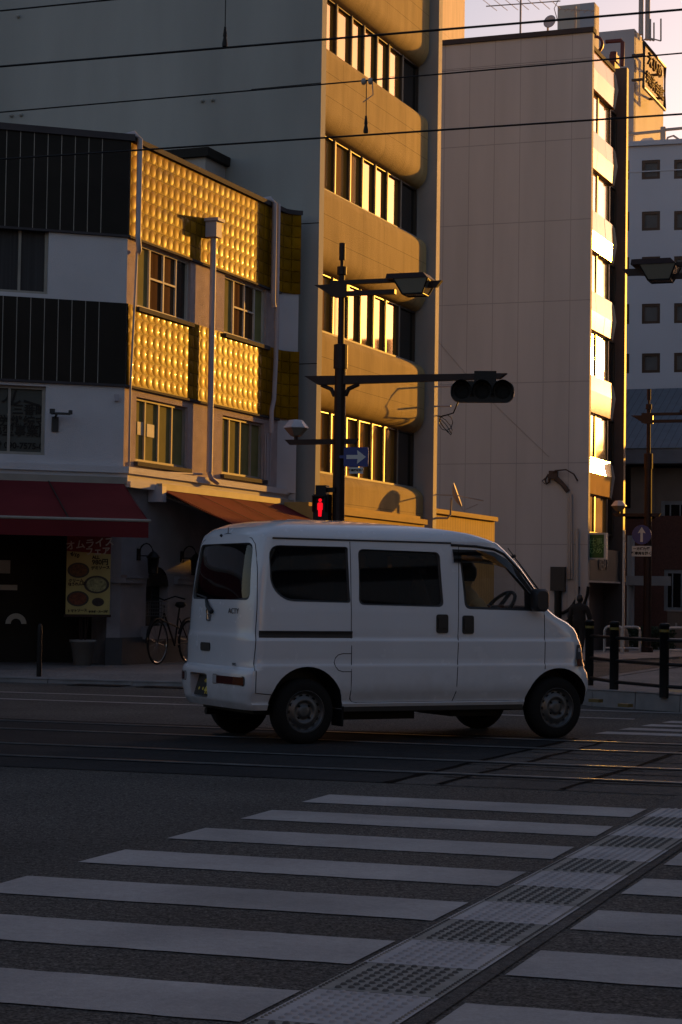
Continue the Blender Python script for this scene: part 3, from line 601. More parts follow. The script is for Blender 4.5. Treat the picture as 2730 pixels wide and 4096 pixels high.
a2 = LS.hit(350, 1118)[0]; awning(LS, a2, TE + 1.2, zc - .20, zc - .80, 1.5, .05, cb, 5)
mb = MB(); mb.wbox(LS, a2 - .16, a2 - .02, zc - .42, zc - .18, .02, .26); mb.build('awning_box', M['pipe'], cb)
# pipes
dn = LS.hit(489, 800, .16)[0]; zh = LS.hit(489, 502, .16)[1]
mb = MB(); mb.tube([LS.pt(dn, zh - .28, .14), LS.pt(dn, zc + .15, .14)], .05, 12)
P = lambda a, b, z, o_: LS.pt(a, z, o_)
mb.obox(LS.pt(dn - .10, zh - .30, .04), LS.d * .20, LS.n * .20, (0, 0, .27)); mb.obox(LS.pt(dn - .13, zh - .04, .02), LS.d * .26, LS.n * .26, (0, 0, .05))
mb.tube([LS.pt(dn, zc + .15, .14), LS.pt(dn + .02, zc + .05, .17), LS.pt(dn + .25, zc + .0, .17)], .04, 8); mb.build('downpipe', M['pipe'], cb)
pa = LS.hit(317, 450, .1)[0]; zpa = LS.hit(317, 575, .1)[1]
mb = MB(); mb.tube([LS.pt(pa - .12, zr - .02, -.1), LS.pt(pa - .05, zr + .03, .05), LS.pt(pa, zr - .05, .12), LS.pt(pa, zpa + .2, .12), LS.pt(pa + .04, zpa, .12), LS.pt(pa + .12, zpa - .03, .06)], .042, 10); mb.tube([LS.pt(pa + .03, zpa - .05, .09), LS.pt(pa - .02, zb2b, .05), LS.pt(pa - .02, zbb - .12, .05), LS.pt(pa + .2, zbb - .16, .05), LS.pt(dn - .1, zc + .12, .06)], .018, 6); mb.build('drain_pipe', M['pipe'], cb)
pb = LS.hit(627, 600, .1)[0]; zpb = LS.hit(627, 705, .1)[1]
mb = MB(); mb.tube([LS.pt(pb - .1, zr, -.1), LS.pt(pb - .04, zr + .03, .05), LS.pt(pb, zr - .05, .12), LS.pt(pb, zpb + .1, .12), LS.pt(pb + .05, zpb, .12)], .045, 10)
mb.tube([LS.pt(pb + .14, zr, -.1), LS.pt(pb + .16, zr - .03, .12), LS.pt(pb + .16, zb2t - .2, .12), LS.pt(pb + .15, zb2b + .3, .10), LS.pt(pb + .06, zb2b + .1, .10), LS.pt(pb + .06, zb2b - .3, .10)], .04, 10)
for k in range(4): mb.tube([LS.pt(pb - .05 + .07 * k, zb2b - .3, .04 + .01 * (k % 2)), LS.pt(pb - .05 + .07 * k + random.uniform(-.02, .02), zc + .1, .04)], .014, 6)
mb.build('drain_pipe', M['pipe'], cb)
# wall mounted camera and bell
t_, z_ = LF.hit(130, 958); mb = MB(); mb.wbox(LF, t_ - .07, t_ + .03, z_ - .22, z_ + .0, 0, .03); mb.tube([LF.pt(t_ - .02, z_, .02), LF.pt(t_ - .02, z_ + .03, .2), LF.pt(t_ - .1, z_ + .04, .25)], .018, 6); mb.wbox(LF, t_ - .11, t_ + .17, z_ + .02, z_ + .05, .16, .24); mb.wbox(LF, t_ + .15, t_ + .2, z_ + .03, z_ + .09, .17, .23); mb.wbox(LF, t_ - .13, t_ - .06, z_ + .03, z_ + .1, .17, .23)
mb.build('wall_camera', M['interior'], cb)
t_, z_ = LF.hit(268, 914); mb = MB(); mb.wbox(LF, t_ - .03, t_ + .03, z_ - .05, z_ + .05, 0, .06); mb.build('door_bell', M['pipe'], cb)

# --- tall office building
TP = LS.pt(0, 0, .45); TF0 = Wall(TP, 22); tt = TF0.hit(733, 560)[0]; TC = TF0.pt(tt, 0); TF = Wall(TC, 22); TS = Wall(TC, 112)
ob = thing('office_building', 'tall sunlit office building with rounded tan concrete bands and strips of windows', 'building', (TC.x, TC.y, 0), world=True)
WO, SO, HT = -.46, -.16, 24
fa_, fb_ = TF.hit(1001, 700)[0], TF.hit(1009, 700)[0]
rows = []
for xt, yt, xb, yb in ((924, 127.5, 924, 244.7), (920.7, 414.7, 920.7, 533.3), (911.8, 700.3, 911.8, 825), (911.8, 986.4, 911.8, 1117)): rows.append((TF.hit(xb, yb, WO)[1], TF.hit(xt, yt, WO)[1]))
pitch = (rows[0][0] - rows[3][0]) / 3
for e in (-.2, .24): joints(M['concrete_tan'], 0, pitch, .012, 0, (rows[0][1] + rows[0][0] + pitch) / 2 + e, .55)
rows = [(rows[0][0] + pitch * k, rows[0][1] + pitch * k) for k in (4, 3, 2, 1)] + rows
mb = MB(); mb.wbox(TS, -16, 0, 0, HT, -.22, 0); ow = mb.build('side_wall', M['grey_wall'], ob)
for z in (TS.hit(700, 514)[1], TS.hit(700, 836)[1], TS.hit(700, 514)[1] * 2 - TS.hit(700, 836)[1]): 
    j = MB(); j.wbox(TS, -1.4, -.0, z - .008, z + .008, 0, .003); j.build('wall_joint', M['dark_metal'], ow)
mb = MB(); mb.wbox(TF, fa_, fb_, 0, HT, -6, 0); mb.build('concrete_fin', M['fin'], ob)
core(ob, TF, .3, fa_ + .05, 8, 0, HT - .2, M['dark_metal'], -.9)
mb = MB(); vent = []
for x, y in ((467, 232), (490, 230), (28, 266), (50, 264), (44, 38)):
    t_, z_ = TS.hit(x, y); mb.lathe([(0, .07), (.03, .065), (.04, .0)], TS.pt(t_, z_, 0), TS.n, 10)
mb.build('wall_vent', M['grey_wall'], ob)
z_edges = [0.0] + [v for r in sorted(rows) for v in r] + [HT]
bands = [(z_edges[i], z_edges[i + 1]) for i in range(0, len(z_edges), 2)]
for i, (a, b) in enumerate(bands):
    if i == 0: a = max(a, rows[-1][0] - 1.75)
    if b - a < .2: continue
    prof = []
    rb, rt = min(.36, (b - a) * .33), min(.22, (b - a) * .22)
    for k in range(9): q = math.pi / 2 * k / 8; prof.append((WO + (SO - WO) * math.sin(q), a + rb * (1 - math.cos(q))))
    for k in range(7): q = math.pi / 2 * k / 6; prof.append((WO + .04 + (SO - WO - .04) * math.cos(q), b - rt * (1 - math.sin(q))))
    mb = MB(); acc = 0; n = 8; te = fa_ - .002; rc = .13; cols = [(0.02, 1.), (te - rc - .06, 1.)] + [(te - rc - .06 + rc * math.sin(math.pi / 2 * k / n), 1 - .4 * (1 - math.cos(math.pi / 2 * k / n))) for k in range(1, n + 1)]
    mb.grid([[TF.pt(t, z, WO + (o_ - WO) * s_) for t, s_ in cols] for o_, z in prof], 0, True, False, lambda r, c: (cols[c][0], prof[r][1]))
    last = [TF.pt(cols[-1][0], z, WO + (o_ - WO) * cols[-1][1]) for o_, z in prof]; mb.grid([last, [TF.pt(cols[-1][0] + .05, z, WO) for o_, z in prof]], 0, True)
    mb.build('spandrel', M['concrete_tan'], ob)
mx = [166, 262, 381, 478, 580, 674, 781, 882]; tm = [TF.hit((1200 + x / 1.96) / 1.7411, (1520 + (x - 165) * .492) / 1.96 / 1.7411, WO)[0] for x in mx]
tm[0] = .02; tm[-1] = fa_ - .05
for zi, (a, b) in enumerate(rows):
    D = tm[-1] - tm[0]; fr = [(t - tm[0]) / D for t in tm]
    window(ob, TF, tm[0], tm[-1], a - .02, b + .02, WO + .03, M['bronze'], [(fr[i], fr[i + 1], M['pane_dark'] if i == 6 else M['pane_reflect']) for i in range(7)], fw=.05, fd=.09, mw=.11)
    mb = MB(); mb.wbox(TF, tm[0], tm[-1], a - .02, a + .03, WO, WO + .10)
    for t in tm[1:-1]: mb.wbox(TF, t - .06, t - .035, a + .03, b, WO + .03, WO + .05)
    mb.build('window_sill', M['alu'], ob)
# canopy fascia over the shops at its foot
c0_, cz = TF.hit(790, 1168, .35); c1_ = TF.hit(980, 1192, .35)[0]
mb = MB(); mb.wbox(TF, -.8, c1_, cz - .12, cz - .02, -.3, .38); mb.wbox(TF, -.8, c1_ - .05, cz - .55, cz - .12, -.3, .33); mb.wbox(TF, -.8, c1_, cz - .02, cz + .05, -.3, .22); mb.build('shop_canopy', M['siding'], ob)
mb = MB(); mb.wbox(TF, -.8, fa_, 0, cz - .55, -.9, -.3); mb.build('shop_front', M['interior'], ob)
# roof vent hood against its side wall
va, vz = TS.hit(470, 350, .9); mb = MB()
t0, z1 = TS.hit(392, 352, .7); t1, _ = TS.hit(525, 370, .1); t1 = min(t1, t0 + 2.2); z0 = TS.hit(440, 400, .4)[1]
mb.wbox(TS, t0, t1, z1 - .16, z1, .01, .95, 1); mb.wbox(TS, t0 + .12, t1 - .1, z1 - .46, z1 - .16, .01, .85, 0); mb.prism([TS.pt(t0 + .25, z1 - .46, .02), TS.pt(t0 + .25, z1 - .46, .75), TS.pt(t0 + .25, z1 - .75, .02)], TS.d * (t1 - t0 - .5), 2)
mb.build('roof_hood', [M['fin'], M['dark_metal'], M['interior']], ob)
# cable loops hung on the fin
fe = TF.hit(1003, 900)[0]; zf = TF.hit(1003, 912)[1]
hb = thing('cable_loop', 'black cables looped from two white brackets on the concrete fin of the office building', 'cables', TF.pt(fe, zf, 0), world=True)
mb = MB(); mb.tube([TF.pt(fe, zf + .22, 0), TF.pt(fe, zf + .22, .35)], .02, 6); mb.tube([TF.pt(fe, zf - .2, 0), TF.pt(fe, zf - .2, .33)], .02, 6); mb.build('bracket', M['pipe'], hb)
mb = MB()
for q in range(5):
    r_ = random.uniform(.0, .05); mb.tube([TF.pt(fe + r_, zf + .22, .34), TF.pt(fe + r_ + .02, zf + .1, .40 + r_), TF.pt(fe - r_, zf - .12, .50), TF.pt(fe, zf - .35, .42 - r_), TF.pt(fe, zf - .42, .12), TF.pt(fe, zf - .4, .0)], .014, 6)
for q in range(3): mb.tube([TF.pt(fe + .05 * math.cos(k * .7), zf - .55 - .12 * q * .4 + .17 * math.sin(k * .7), .22 + .14 * math.cos(k * .7 + q)) for k in range(10)], .009, 5)
mb.build('cable', M['black'], hb)
t_, z_ = TF.hit(1003, 1160); dd = thing('satellite_dish', 'small satellite dish on a bent arm fixed to the edge of the office building', 'dish', TF.pt(fb_, z_, 0), world=True)
mb = MB(); mb.tube([TF.pt(fb_, z_ - .28, 0), TF.pt(fb_, z_ - .28, .25), TF.pt(fb_, z_ - .2, .32), TF.pt(fb_, z_ + .15, .33)], .022, 8); mb.tube([TF.pt(fb_, z_ + .22, .0), TF.pt(fb_, z_ + .2, .45), TF.pt(fb_ + .3, z_ + .1, .95)], .014, 6); mb.tube([TF.pt(fb_, z_ + .1, .45), TF.pt(fb_, z_ - .12, .6), TF.pt(fb_ + .2, z_ + .02, .85)], .009, 5); mb.build('dish_arm', M['fin'], dd)
mb = MB(); c = TF.pt(fb_, z_ + .2, .42); ax = (TF.n * .93 + Vector((0, 0, .35)) + TF.d * .25).normalized()
mb.lathe([(.0, -.05), (.12, -.035), (.2, 0), (.27, .05), (.265, .06), (.2, .015), (0, -.035)], c, ax, 20); mb.build('reflector', M['pipe'], dd)

# --- lit block far behind
OW = Wall(atdepth(1068, 50, 96), 22); mb = MB(); mb.wbox(OW, -14, 0, 0, 34, -10, 0); orr = mb
o = thing('rear_building', 'far building block lit orange, in the gap between the office building and the pale building', 'building', OW.P, world=True)
mb = MB(); mb.face([OW.pt(-14, -1), OW.pt(0, -1), OW.pt(0, 34), OW.pt(-14, 34)], 0, [(0, 0), (14, 0), (14, 34), (0, 34)]); mb.wbox(OW, -14, 0, -1, 34, -10, -.01); mb.build('wall', joints(mat('orange_lit_panels', (.55, .42, .34), .8, var=.08, streak=.2), .55, 3.2, .03, 0, 0, .75), o)

# --- pale panelled building
PP = LS.pt(0, 0, .40); PF0 = Wall(PP, 22); PC = PF0.pt(PF0.hit(1356.5, 700)[0], 0); PF = Wall(PC, 22); PS = Wall(PC, 110.5)
pbld = thing('pale_building', 'slim pale panelled building whose narrow street side glares in the low sun', 'building', (PC.x, PC.y, gz(PC.x, PC.y)), world=True)
ztop = PS.hit(1359, 74)[1]; GZ = gz(PC.x, PC.y) - .1
mb = MB(); u0 = -14
mb.face([PS.pt(u0, GZ), PS.pt(0, GZ), PS.pt(0, ztop), PS.pt(u0, ztop)], 0, [(u0, GZ), (0, GZ), (0, ztop), (u0, ztop)]); mb.face([PS.pt(0, GZ, 0), PS.pt(0, GZ, -.2), PS.pt(0, ztop, -.2), PS.pt(0, ztop, 0)], 0, [(.2, .2)] * 4)
mb.build('side_wall', M['pink_wall'], pbld)
mb = MB(); mb.wbox(PS, u0, .04, ztop, ztop + .14, -.3, .06); mb.build('roof_edge', M['roof_cap'], pbld)
core(pbld, PS, u0, -.8, 3.4, GZ, ztop - .1, M['fin'], -.25)
mb = MB(); mb.wbox(PF, .003, .16, GZ, ztop, -.22, .0); mb.build('edge_fin', M['fin'], pbld)
pO = -.30
te = PF.hit(1409, 560, -.14)[0]; pf0, pf1 = PF.hit(1436.5, 700, .02)[0], PF.hit(1440.5, 700, .02)[0]
ztf = PF.hit(1437, 152)[1]
mb = MB(); mb.wbox(PF, pf0, pf1, GZ, ztf, -3, .02); mb.build('edge_fin', M['brown_fin'], pbld)
mb = MB(); mb.wbox(PF, .16, pf0, GZ, ztf - .3, -3.5, -.55); mb.build('recess_wall', M['brown_fin'], pbld)
LV = [(111, 154, 197, 295), (295, 339, 381, 479.6), (479.6, 529, 570, 667), (667, 713.6, 754.6, 860.6), (860.6, 898, 946, 1048.5), (1050, 1086, 1134, 1223)]
zp = [[PF.hit(1362.5, y, -.12)[1] for y in l] for l in LV]
for i, (zt_, zm, zb_, zwb) in enumerate(zp):
    tl = [(.018, .0), (.022, .01), (.02, .016), (.014, .03), (.02, .03), (.034, .02)][i]
    up, dn_ = tl[0] * 1.0, tl[1]
    oT, oM, oB = -.16, -.11, -.165
    mb = MB(); nn = 3
    for a, b, oa, ob_ in ((zt_, zm, oT, oM), (zm, zb_, oM, oB)):
        for k in range(nn):
            t0, t1 = .165 + (te - .165) * k / nn, .165 + (te - .165) * (k + 1) / nn - .006; wv = random.uniform(-.004, .004)
            mb.face([PF.pt(t0, b, ob_ + wv), PF.pt(t1, b, ob_ - wv), PF.pt(t1, a, oa - wv), PF.pt(t0, a, oa + wv)])
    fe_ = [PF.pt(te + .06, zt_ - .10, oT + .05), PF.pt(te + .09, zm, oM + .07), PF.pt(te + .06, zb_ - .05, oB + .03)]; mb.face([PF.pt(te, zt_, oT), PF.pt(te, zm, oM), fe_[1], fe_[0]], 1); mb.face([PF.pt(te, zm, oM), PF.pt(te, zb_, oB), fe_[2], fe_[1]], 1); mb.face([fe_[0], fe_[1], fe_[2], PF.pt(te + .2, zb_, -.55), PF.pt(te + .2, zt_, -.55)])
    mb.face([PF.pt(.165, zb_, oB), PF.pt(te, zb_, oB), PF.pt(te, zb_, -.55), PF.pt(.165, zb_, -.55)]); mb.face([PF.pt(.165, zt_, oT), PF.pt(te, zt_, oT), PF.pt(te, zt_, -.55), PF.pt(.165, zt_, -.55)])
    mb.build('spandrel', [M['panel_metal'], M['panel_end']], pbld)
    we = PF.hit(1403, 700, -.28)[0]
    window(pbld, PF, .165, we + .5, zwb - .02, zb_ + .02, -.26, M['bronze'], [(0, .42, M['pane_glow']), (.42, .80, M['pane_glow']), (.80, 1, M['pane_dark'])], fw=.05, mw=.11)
mb = MB(); mb.wbox(PF, .165, te, zp[0][0], zp[0][0] + .12, -.55, -.12); mb.build('roof_edge', M['roof_cap'], pbld)
# entrance at its foot
zs = zp[-1][3]; zk = PF.hit(1385, 1335, -.1)[1]
mb = MB(); mb.wbox(PF, .17, pf0 - .02, zk, zs - .45, -.54, -.08); sg = mb.build('name_fascia', M['interior'], pbld)
lettering('KERA P', .42, M['chrome'], sg, PF.pt(PF.hit(1388, 1299, -.05)[0], PF.hit(1388, 1299, -.05)[1], -.07), PF.d, (0, 0, 1), stretch=.75, ext=.02)
mb = MB(); mb.wbox(PF, .17, pf0 - .02, zk - .05, zk, -.54, -.04); mb.build('fascia_trim', M['fin'], pbld)
mb = MB(); mb.wbox(PF, .9, 2.2, .4, 1.15, -.545, -.53); mb.build('door_glass', M['pane_dark'], pbld)
# antennas and dish on its roof
def antenna(x, yt, yb, kind, dep, label):
    b = atdepth(x, yb, dep); top = atdepth(x, yt, dep); t = thing('tv_antenna', label, 'antenna', b, 0, 'antennas on the roofs', world=True)
    mb = MB(); mb.tube([b, Vector((b.x, b.y, top.z))], .028, 6); mb.build('mast', M['fin'], t); mb = MB(); h = top.z - b.z
    if kind == 'yagi':
        c = Vector((b.x, b.y, b.z + h * .5)); d = (U * .95 + V * .3).normalized(); e = Vector((-d.y, d.x, 0))
        mb.tube([c - d * 1.0 - Vector((0, 0, .08)), c + d * 1.15 + Vector((0, 0, .12))], .018, 5)
        for k in range(7): q = c + d * (-.95 + .33 * k); l = .65 - .05 * k; mb.tube([q - e * l - d * l * .5, q + e * l + d * l * .5], .009, 5)
    elif kind == 'small':
        c = Vector((b.x, b.y, b.z + h * .85)); d = (U * .9 + V * .4).normalized(); e = Vector((-d.y, d.x, 0))
        mb.tube([c - d * .5, c + d * .55], .016, 5)
        for k in range(6): q = c + d * (-.45 + .19 * k); mb.tube([q - Vector((0, 0, .04)) - e * .22, q + e * .22], .009, 5)
        mb.tube([c - d * .5 - Vector((0, 0, .4)), c - d * .62, c - d * .45 + Vector((0, 0, .38))], .012, 5)
    mb.build('aerial', M['fin'], t); return t
DP = PS.pt(-3, 0).y
antenna(1196, -60, 80, 'yagi', DP + 1.2, 'tall rooftop antenna with wide crossbars, left of the satellite dish')
antenna(1322, 14, 71, 'small', DP + .6, 'small rooftop antenna right of the dish, beside the square stair tower')
b = atdepth(1259, 72, DP + .8); t = thing('satellite_dish', 'round satellite dish on the roof of the pale building, against the sky', 'dish', b, world=True)
mb = MB(); mb.tube([b - Vector((0, 0, .2)), b + Vector((0, 0, .35))], .03, 6); mb.build('mast', M['fin'], t); c = atdepth(1264, 50, DP + .6); mb = MB(); mb.lathe([(.0, -.05), (.1, -.03), (.18, .01), (.185, .02), (0, -.02)], c, (-.75, -.6, .3), 20); 
mb = MB(); mb.lathe([(.0, -.06), (.12, -.04), (.19, .01), (.195, .025), (.12, -.02), (0, -.04)], c, (-.55, -.8, .2), 20); mb.build('reflector', M['pipe'], t)
# service cables and meter box on its side wall
t_, z_ = PS.hit(1285, 1330); mbx = thing('meter_box', 'grey electricity meter box with curved black conduits on the pale side wall', 'meter box', PS.pt(t_, z_ - .8, 0), world=True)
mb = MB(); mb.wbox(PS, t_ - .2, t_ + .2, z_ - .33, z_ + .33, .01, .2); mb.build('box', M['interior'], mbx)
mb = MB(); mb.tube([PS.pt(t_, z_ - .33, .1), PS.pt(t_, z_ - 1.5, .1)], .1, 8)
for a, b in ((.45, .06), (.72, -.25)):
    mb.tube([PS.pt(t_ + a + .12, z_ - .2, .08)] + [PS.pt(t_ + (a + .12) * math.cos(math.pi / 2 * k / 6), z_ - .2 + b - 1.0 * math.sin(math.pi / 2 * k / 6) * .8 - b * (1 - k / 6), .08) for k in range(1, 7)], .045, 8)
mb.build('conduit', M['black'], mbx)
t_, z_ = PS.hit(1270, 1092); cx = thing('service_cable', 'tangle of dark service cables and pipes running down the pale side wall', 'cables', PS.pt(t_, z_ - 1, 0), world=True)
h = lambda x, y, o_=.06: PS.pt(*PS.hit(x, y), o_)
mb = MB(); mb.tube([h(1262, 1092), h(1280, 1082, .15), h(1305, 1080, .2), h(1322, 1090, .15), h(1329, 1105, .06)], .022, 6); mb.tube([h(1262, 1090), h(1254, 1102), h(1257, 1112), h(1264, 1108), h(1262, 1092)], .03, 6); mb.tube([h(1260, 1094), h(1247, 1105), h(1254, 1112)], .012, 5)
mb.tube([h(1276, 1100), h(1292, 1112), h(1306, 1130)], .055, 6); mb.tube([h(1282, 1098), h(1296, 1112), h(1308, 1128)], .045, 6); mb.wbox(PS, t_ - .08, t_ + .16, z_ - .1, z_ + .12, .01, .12); mb.build('cable', mat('rusty_cable', (.05, .03, .025), .7), cx)
mb = MB()
for x0, x1 in ((1308, 1305), (1312, 1308), (1314, 1314)): mb.tube([h(x0, 1135), h(x1 + 2, 1330)], .03, 6)
for x0 in (1329,): mb.tube([h(x0, 1215, .1), h(x0 - 1, 1440, .1)], .05, 6)
mb.build('riser_pipe', M['fin'], cx)
mb = MB(); mb.tube([h(1000, 776, .03), h(1100, 893, .03), h(1262, 1050, .03)], .006, 4); mb.build('diagonal_wire', M['fin'], cx)
# projecting green sign
c = PF.pt(.10, 0, 0); SG = Wall(PF.pt(.35, 0, 0), 112)
a_, b_, c_, d_ = SG.rect(1336, 1226, 1388, 1227, 1283, 1283)
gs = thing('hanging_sign', 'green square sign with pale lettering projecting from the pale building', 'sign', SG.pt(a_, c_, 0), world=True)
mb = MB(); mb.wbox(SG, a_ - .02, b_ + .06, c_ - .02, d_ + .03, -.22, -.0); mb.build('cabinet', M['sign_white'], gs); mb = MB(); mb.wbox(SG, a_ + .01, b_, c_ + .02, d_ - .02, .0, .008); fc = mb.build('face', M['green_sign'], gs)
for txt, f, sz in (('お仕事', .68, .19), ('サポートセンター', .5, .12), ('えひめ', .3, .19)): lettering(txt, sz, M['green_text'], fc, SG.pt((a_ + b_) / 2, c_ + (d_ - c_) * f, .009), SG.d, (0, 0, 1))

# --- low annexe with yellow siding between the two
ax0, ax1 = TF.hit(1005, 1190, -.25)[0], TF.hit(1137, 1210, -.25)[0]; az = (TF.hit(1050, 1186, -.25)[1] + TF.hit(1130, 1193, -.25)[1]) / 2
an = thing('annexe', 'low annexe with sunlit yellow vertical siding beside the office building', 'building', TF.pt(ax0, 0, -.25), world=True)
mb = MB(); gzA = -.4; mb.face([TF.pt(fb_ + .02, gzA, -.25), TF.pt(ax1, gzA, -.25), TF.pt(ax1, az, -.25), TF.pt(fb_ + .02, az, -.25)], 0, [(0, 0), (ax1, 0), (ax1, az), (0, az)]); mb.wbox(TF, fb_ + .02, ax1, gzA, az, -5, -.26); mb.build('wall', M['siding'], an)
mb = MB(); mb.wbox(TF, fb_ + .02, ax1 + .05, az - .02, az + .08, -.3, -.18); mb.build('roof_edge', M['siding'], an)

# --- sign tower, stair tower, hotel, brick house
KW = Wall(atdepth(1457, 200, 76), 22); KF = Wall(KW.P, 112)
kt = thing('sign_tower', 'grey concrete tower with bronze lettering in a frame on its sunlit side', 'building', KW.P, world=True)
kz = KF.hit(1457, 66)[1]; kt1 = KW.hit(1525, 200)[0]
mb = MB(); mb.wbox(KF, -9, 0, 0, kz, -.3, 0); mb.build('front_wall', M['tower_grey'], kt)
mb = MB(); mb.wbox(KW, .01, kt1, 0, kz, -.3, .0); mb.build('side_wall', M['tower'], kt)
core(kt, KW, .3, kt1 - .01, 8.5, 0, kz - .2, M['tower_grey'], -.31)
sf = .55; s0, s1 = KW.hit(1479, 250, sf)[0], KW.hit(1527, 300, sf)[0]; sz0, sz1 = KW.hit(1479, 200, sf)[1], KW.hit(1479, 96, sf)[1]
sgn = thing('rooftop_sign', 'bronze framed sign with large raised lettering standing off the tower wall', 'sign', KW.pt(s0, sz0, sf), world=True)
mb = MB(); mb.tube([KW.pt(s0, sz0, sf), KW.pt(s1, sz0, sf), KW.pt(s1, sz1, sf), KW.pt(s0, sz1, sf), KW.pt(s0, sz0, sf)], .07, 6)
for t in (s0 + .3, s1 - .4): mb.tube([KW.pt(t, sz0 + .4, sf), KW.pt(t, sz0 + .4, 0)], .06, 6); mb.tube([KW.pt(t, sz1 - .4, sf), KW.pt(t, sz1 - .4, 0)], .06, 6)
mb.build('frame', M['bronze'], sgn)
dz = sz1 - sz0; dt = s1 - s0
for txt, f, sz in (('えひめ', .74, dz * .35), ('共済会館', .28, dz * .32)): lettering(txt, sz, M['sign_letter'], sgn, KW.pt((s0 + s1) / 2, sz0 + dz * f, sf), KW.d, (0, 0, 1), stretch=dt / dz * .66, ext=.05, bold=.0)
CW = Wall(atdepth(1366, 40, 70), 22); CF = Wall(CW.P, 112); ctz = CF.hit(1366, 5)[1]
ct = thing('stair_tower', 'square grey stair tower rising behind the pale building roof', 'building', CW.P, world=True)
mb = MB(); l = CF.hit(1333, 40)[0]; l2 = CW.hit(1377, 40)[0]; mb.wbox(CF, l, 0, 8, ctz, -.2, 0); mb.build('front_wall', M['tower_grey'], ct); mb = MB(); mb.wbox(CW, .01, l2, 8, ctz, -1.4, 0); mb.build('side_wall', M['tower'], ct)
# red pipes and tank on the roof between
q = Wall(atdepth(1400, 120, 64), 112); rp_ = thing('roof_pipework', 'rust red pipes and valve on the roof behind the pale building', 'pipework', q.P, world=True)
mb = MB(); hh = lambda x, y: q.pt(*q.hit(x, y), 0)
mb.tube([hh(1392, 96), hh(1428, 93), hh(1431, 97), hh(1430, 152)], .07, 8); mb.lathe([(.24, 0), (.32, .0), (.32, .12), (.24, .12)], hh(1367, 104), q.n, 16); mb.wbox(q, q.hit(1402, 140)[0], q.hit(1418, 140)[0], q.hit(1410, 142)[1], q.hit(1410, 126)[1], -.3, .1); mb.tube([hh(1410, 126), hh(1410, 120)], .12, 8); mb.wbox(q, q.hit(1390, 160)[0], q.hit(1418, 140)[0], q.hit(1410, 300)[1], q.hit(1410, 148)[1], -.4, .3)
mb.build('pipe', mat('rust_red', (.12, .02, .012), .6), rp_)
HW = Wall(atdepth(1445, 330, 69), 107); hz = HW.hit(1500, 331)[1]
ht = thing('hotel_building', 'white multi storey building with rows of dark framed square windows', 'building', HW.P, world=True)
hws = []
for r_, (ya, yb) in enumerate(((368, 412), (486, 530), (590, 634), (698, 744), (812, 857))):
    for xa, xb in ((1433, 1446), (1475, 1517), (1549, 1591)):
        t0, t1, z0, z1 = HW.rect(xa, ya - (xa - 1475) * .02, xb, ya - (xb - 1475) * .02, yb - (xa - 1475) * .02, yb - (xb - 1475) * .02); 
        if xa == 1433: t0 = t1 - .7
        hws.append((t0, t1, z0, z1))
mb = MB(); mb.holewall(HW, -3, 4.2, 0, hz, hws, 0, .12); mb.build('wall', M['hotel'], ht)
for q_ in hws: window(ht, HW, *q_, -.03, M['bronze'], [(0, 1, M['blind'])], fw=.1)
mb = MB(); mb.wbox(HW, -3, 4.2, hz - .05, hz + .12, -.4, .1); mb.wbox(HW, -3, 4.2, hz - 1.0, hz - .96, 0, .02); mb.build('roof_edge', M['hotel'], ht); core(ht, HW, -2.9, 4.1, 5.5, 0, hz - .1, M['hotel'], -.3)
mb = MB(); h2 = lambda x, y: HW.pt(*HW.hit(x, y, -1), -1)
mb.tube([h2(1436, 315), h2(1450, 300)], .06, 5); mb.tube([h2(1524, 335), h2(1524, 292)], .1, 6); mb.tube([h2(1524, 299), h2(1600, 292)], .06, 5); mb.tube([h2(1445, 309), h2(1524, 301)], .06, 5); mb.tube([h2(1530, 330), h2(1535, 316), h2(1548, 312), h2(1568, 326)], .04, 5); mb.build('roof_rail', M['fin'], ht)
mb = MB(); mb.prism([h2(1462, 331), h2(1478, 318), h2(1498, 316), h2(1510, 327)], HW.n * -.9); mb.build('roof_light', M['hotel'], ht)
# telecom poles above the tower
for k, (x, yt, yb) in enumerate(((1473, -60, 74), (1488, -60, 86))):
    b = atdepth(x, yb + 6, 77); tp = atdepth(x, yt, 77); mb = MB(); mb.tube([b, Vector((b.x, b.y, tp.z))], .1, 8)
    if k == 1:
        for j, xx in enumerate((1477, 1495, 1503, 1519)): p0, p1 = atdepth(xx, 94, 77), atdepth(xx, 36 + 8 * j % 17, 77); mb.tube([p0, p1], .035, 5); mb.tube([p0, atdepth(1488, 86, 77)], .03, 5)
    mb.solo('antenna_mast', M['fin'], ('slender bare antenna mast on top of the sign tower', 'antenna mast with a ring of thin whip aerials on top of the sign tower')[k], 'mast', 'masts on the sign tower')
BW = Wall(atdepth(1518, 1300, 63.5), 110); 
bh = thing('brick_house', 'dark two storey house with brick ground floor, beige upper wall and metal roof', 'building', BW.P, world=True)
be = BW.hit(1500, 1034)[1]; bb = BW.hit(1530, 1185)[1]; br = Wall(BW.pt(0, 0, -5), 110).hit(1500, 893)[1]
wA = BW.rect(1519, 1142, 1590, 1160, 1226, 1234); wB = BW.rect(1526, 1306, 1590, 1312, 1400, 1408)
mb = MB(); mb.holewall(BW, -.2, 2.3, bb, be - .6, [wA], 0, .15); mb.build('upper_wall', M['beige'], bh); mb = MB(); mb.holewall(BW, -.2, 2.3, -.5, bb, [wB], 0, .15); mb.build('lower_wall', M['brick'], bh)
for q_ in (wA, wB): window(bh, BW, *q_, -.02, M['frame_grey'], [(0, .3, M['pane_dark']), (.3, .62, M['pane_dark']), (.62, 1, M['pane_dark'])], fw=.12)
mb = MB(); mb.wbox(BW, -6, -.2, -.5, be - .5, -2.5, -1.6); mb.wbox(BW, -2.2, -.2, bb, be - .55, -1.6, .05); bw2 = mb.build('recess_wall', M['beige'], bh)
